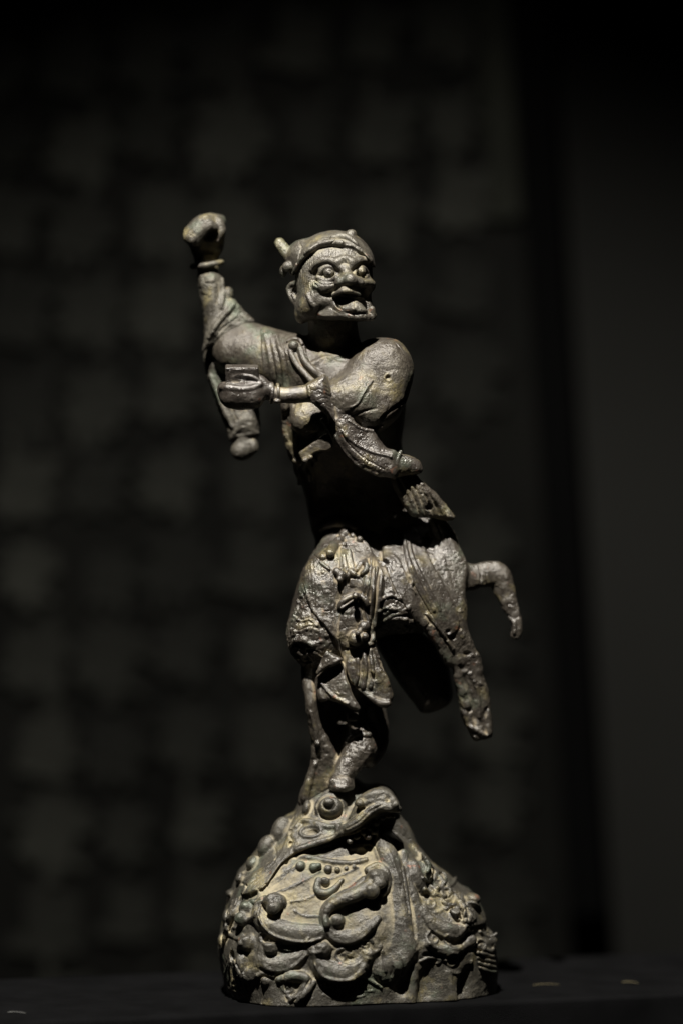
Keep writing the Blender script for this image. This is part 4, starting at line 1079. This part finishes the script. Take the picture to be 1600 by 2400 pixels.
# foot arches
c.part('mound', 0.3)
for x, y, rx, ry in ((1140, 1110, 56, 105), (1340, 1110, 60, 90), (1010, 1120, 30, 40)):
    X_, Y_ = 480 + .4592 * x, 1800 + .4592 * y
    c.ell((X_, Y_, c.snap(X_, Y_) + 4), (rx * .46, ry * .46, 15), (8, 0, 0), k=18, op='cut')
c.part('foot_post', 0.4)
c.stroke(z7((1065, 1010, 18), (1055, 1100, 26), (1045, 1200, 28)), off=-6, k=8); c.stroke(z7((1235, 1040, 14), (1245, 1110, 20), (1262, 1190, 22)), off=-4, k=8)
c.ground(0.5)
BASE = c.build({
    'mound': ('mound', None, None), 'muzzle': ('muzzle', 'mound', None), 'mouth_slot': ('mouth', 'mound', None), 'upper_jaw': ('upper_jaw', None, 'raised upper jaw and snout of the beast'), 'nostril_ridge': ('nostril', 'upper_jaw', None), 'tooth': ('tooth', 'upper_jaw', None),
    'beast_eye': ('eye', 'upper_jaw', 'ringed bulging eye'), 'cheek_pit': ('cheek_pit', 'upper_jaw', None), 'neck_curl': ('neck_curl', 'upper_jaw', None), 
    'lower_jaw': ('lower_jaw', 'mound', None), 'beard_ridge': ('beard_ridge', 'mound', None), 'beard_lobe': ('beard_lobe', 'mound', None), 'moustache_scroll': ('moustache_scroll', 'mound', None),
    'hooked_scroll': ('hooked_scroll', 'mound', None), 'scroll_knob': ('scroll_knob', 'mound', None), 'low_scroll': ('low_scroll', 'mound', None), 'low_leaf': ('low_leaf', 'mound', None), 'mound_rim': ('mound_rim', 'mound', None),
    'brow_bead': ('brow_bead', 'mound', None), 'far_curl': ('far_curl', 'mound', None), 'far_scroll': ('far_scroll', 'mound', None), 'flank_scale': ('flank_scale', 'mound', None), 'hair_tuft': ('hair_tuft', 'mound', None), 'small_curl': ('small_curl', 'mound', None), 'foot_post': ('foot_post', 'mound', None)}, M_BASE, 6)
print('base', round(time.time() - t0, 1))
# ---------------------------------------------------------------- table, carved slab, wall
def plain(name, col, rough=0.8, var=0.0, scale=60, bump=0.0, bscale=900, spec=0.02, rnd=0.0):
    T = NT(name); co = T.n('ShaderNodeTexCoord').outputs['Object']
    if var:
        f = T.ramp(T.noise(co, scale, 5, 0.6), 0.3, 0.7); T.set('Base Color', T.mix(f, tuple(c * (1 - var) for c in col), tuple(c * (1 + var) for c in col)))
    else: T.set('Base Color', (*col, 1))
    if rnd:
        rr = T.ramp(T.n('ShaderNodeObjectInfo').outputs['Random'], 0, 1, 1 - rnd, 1)
        T.set('Base Color', T.mix(rr, (0.001, 0.001, 0.001), T.b.inputs['Base Color'].links[0].from_socket))
    T.set('Roughness', rough); T.set('Specular IOR Level', spec)
    if bump:
        b = T.n('ShaderNodeBump', {'Height': T.noise(co, bscale, 4, 0.7), 'Strength': 1.0, 'Distance': bump}); T.t.links.new(b.outputs[0], T.b.inputs['Normal'])
    return T.m
M_CLOTH = plain('black_felt', (0.0028, 0.0028, 0.0030), 0.8, 0.35, 40, 0.0004, 2500)
M_SLAB = plain('black_ink_stone', (0.0016, 0.0016, 0.0014), 0.8, 0.3, 12)
M_CARVE = plain('rubbed_stone_relief', (0.0066, 0.0067, 0.0057), 0.85, 0.6, 6, rnd=0.65)
M_WALL = plain('dark_grey_wall', (0.0050, 0.0050, 0.0046), 0.9, 0.12, 3)
M_STRAW = plain('dry_straw', (0.085, 0.072, 0.042), 0.6)
M_LINT = plain('white_lint', (0.06, 0.06, 0.058), 0.9)

def mesh(name, vs, fs, mat, smooth=False):
    me = bpy.data.meshes.new(name); me.from_pydata([tuple(v) for v in vs], [], fs); me.materials.append(mat); me.update()
    if smooth: me.polygons.foreach_set('use_smooth', [True] * len(me.polygons))
    o = bpy.data.objects.new(name, me); S.collection.objects.link(o); return o

# table: felt laid over a top with a soft rounded front edge
rng = np.random.default_rng(4)
YAW = 15.5
ca, sa = math.cos(math.radians(YAW)), math.sin(math.radians(YAW))
nx, prof = 220, []
for t in np.linspace(0, 1, 40): prof.append((-640 + 620 * t, 0.0))                 # across the top towards the front edge
for a in np.linspace(0, 90, 9)[1:]: prof.append((-20 + 14 * math.sin(math.radians(a)), 14 - 14 * math.cos(math.radians(a))))
for t in np.linspace(0, 1, 30)[1:]: prof.append((-6 + 3 * t, 14 + 420 * t))
vs = []
for i in range(nx + 1):
    u = -2100 + 4200 * i / nx
    for (q, h) in prof:
        X = 800 + u * ca + q * sa + 0; D = 185 - u * sa + q * ca
        vs.append((X, h, D))
vs = np.array(vs)
npz = fbm(vs / 160.0, 3, 77) * 1.4 + fbm(vs / 14.0, 2, 78) * 0.35
wv = np.stack([(vs[:, 0] - XC) * U, -(vs[:, 2]) * U, -(vs[:, 1]) * U], 1)
side = (vs[:, 1] > 2)
wv[:, 2] += np.where(side, 0, np.minimum(npz * 0.35, 0.3) * U - 0.8 * U); wv[:, 1] -= np.where(side, npz * 2.0 * U, 0)
m = len(prof); fs = [(i * m + j, i * m + j + 1, (i + 1) * m + j + 1, (i + 1) * m + j) for i in range(nx) for j in range(m - 1)]
tb = mesh('table', wv, fs, M_CLOTH, True); tb['label'] = 'table top under matte black felt with a soft front edge'; tb['category'] = 'table'
# straw and lint lying on the felt
def bit(name, a, b, r, mat, label, cat, h=2.0, group=None):
    n = 7; vs = []; fs = []
    a = np.array(a, float); b = np.array(b, float)
    for i in range(n):
        t = i / (n - 1); p = a + (b - a) * t; p[1] -= 2.2 * math.sin(t * 3.14)
        for k in range(5):
            an = k * 2 * math.pi / 5; vs.append(((p[0] - XC + r * 0.4 * math.cos(an)) * U, (-p[2] + r * math.cos(an)) * U, (h + r * (1 + math.sin(an)) * (1 - 0.5 * t) - (p[1])) * U))
    fs = [(i * 5 + k, i * 5 + (k + 1) % 5, (i + 1) * 5 + (k + 1) % 5, (i + 1) * 5 + k) for i in range(n - 1) for k in range(5)] + [tuple(range(5))[::-1], tuple(range((n - 1) * 5, n * 5))]
    o = mesh(name, vs, fs, mat, True); o['label'] = label; o['category'] = cat
    return o
bit('straw', (1470, 0, -196), (1508, 0, -186), 1.3, M_STRAW, 'short pale straw lying on the felt near the right edge of the frame', 'straw', 0.2)
bit('straw', (1255, 0, -150), (1318, 0, -165), 1.0, M_STRAW, 'thin faint straw lying on the felt just right of the statue', 'straw', 0.2)
bit('lint', (40, 0, 262), (82, 0, 268), 1.5, M_LINT, 'fluffy white lint on the felt edge at the far left', 'lint', 0.1)

# leaning carved slab
SL = root('carved_slab', W(700, 2600, -2250), 'blurred dark slab with columns of carved characters leaning behind the statue', 'slab')
LEAN = math.radians(3.7)
BD = -2250
kf = 1 - BD / DC
def onslab(x, y, d):              # picture-plane position on the slab face -> world
    return world([(XC + (x - XC) * kf, YC + (y - YC) * kf, BD + d)])[0]
def box_uv(c0, c1, d0, d1, cen=(0, 0), rot=0.0):
    pts = []
    for d in (d0, d1):
        for (a, b) in ((c0[0], c0[1]), (c1[0], c0[1]), (c1[0], c1[1]), (c0[0], c1[1])):
            x = cen[0] + a * math.cos(rot) - b * math.sin(rot); y = cen[1] + a * math.sin(rot) + b * math.cos(rot)
            pts.append((x, y, d))
    f = [(0, 1, 2, 3), (7, 6, 5, 4), (0, 4, 5, 1), (1, 5, 6, 2), (2, 6, 7, 3), (3, 7, 4, 0)]
    return pts, f
pts, f = box_uv((-1700, -1500), (0, 1500), -260, 0, (1267, 1150), -LEAN)
sb = mesh('slab_face', [onslab(*p) for p in pts], f, M_SLAB); sb.parent = SL; sb.matrix_parent_inverse = Matrix.Translation(SL.location).inverted()
pts, f = box_uv((-78, -1500), (-6, -640), 2, 26, (1267, 1150), -LEAN)
eb = mesh('slab_border', [onslab(*p) for p in pts], f, plain('worn_slab_edge', (0.0045, 0.0047, 0.0037), 0.85, 0.95, 4)); eb.parent = SL; eb.matrix_parent_inverse = Matrix.Translation(SL.location).inverted()
pts, f = box_uv((2, -1500), (92, 1000), -225, -40, (1267, 1150), -LEAN)  # added black box standing in for the shadowed gap beside the slab edge
bb = mesh('gap_shade_strip', [onslab(*p) for p in pts], f, plain('gap_shade_black', (0.0004, 0.0004, 0.0004), 0.9)); bb.parent = SL; bb.matrix_parent_inverse = Matrix.Translation(SL.location).inverted()
def glyph(seed):
    r = np.random.default_rng(seed); P_, F_ = [], []
    for k in range(9):
        if r.random() < 0.5: w_, h_ = r.uniform(60, 115), r.uniform(16, 30)
        else: w_, h_ = r.uniform(16, 30), r.uniform(60, 125)
        cx, cy = r.uniform(-36, 36), r.uniform(-46, 46)
        if k == 0: w_, h_, cx, cy = 96, 112, 0, 0
        p, f = box_uv((-w_ / 2, -h_ / 2), (w_ / 2, h_ / 2), -3, 16 + k, (cx, cy), r.uniform(-.25, .25))
        n = len(P_); P_ += p; F_ += [tuple(i + n for i in q) for q in f]
    o0 = onslab(800, 1200, 0)
    return [onslab(800 + p[0], 1200 + p[1], p[2]) - o0 for p in P_], F_
GM = []
for sd in range(9):
    vv, ff = glyph(sd + 3); me = bpy.data.meshes.new('carved_character'); me.from_pydata([tuple(v) for v in vv], [], ff); me.materials.append(M_CARVE); GM.append(me)
r = np.random.default_rng(12)
for ci in range(8):
    for ri in range(12):
        a = -1296 + 92 + ci * 176 + r.uniform(-12, 12); b = -1092 + ri * 202 + r.uniform(-14, 14) + (ci % 2) * 12
        if a > -130 or r.random() < 0.06: continue
        x = 1267 + a * math.cos(-LEAN) - b * math.sin(-LEAN); y = 1150 + a * math.sin(-LEAN) + b * math.cos(-LEAN)
        o = bpy.data.objects.new('carved_character', GM[int(r.integers(0, 9))]); S.collection.objects.link(o)
        o.parent = SL; o.matrix_parent_inverse = Matrix.Translation(SL.location).inverted()
        o.location = Vector(onslab(x, y, 1)); o.rotation_euler = (0, LEAN + r.uniform(-.06, .06), 0); s_ = r.uniform(1.0, 1.35); o.scale = (s_, 1, s_)
# wall far behind and floor
pw = [W(-5000, -4000, -2490), W(7000, -4000, -2490), W(7000, 9000, -2490), W(-5000, 9000, -2490)]
wl = mesh('wall', pw, [(0, 1, 2, 3)], M_WALL); wl['kind'] = 'structure'
for _o in (HEAD, ARM, TORSO, FORE, LOWER, BASE): reparent(_o, STATUE)
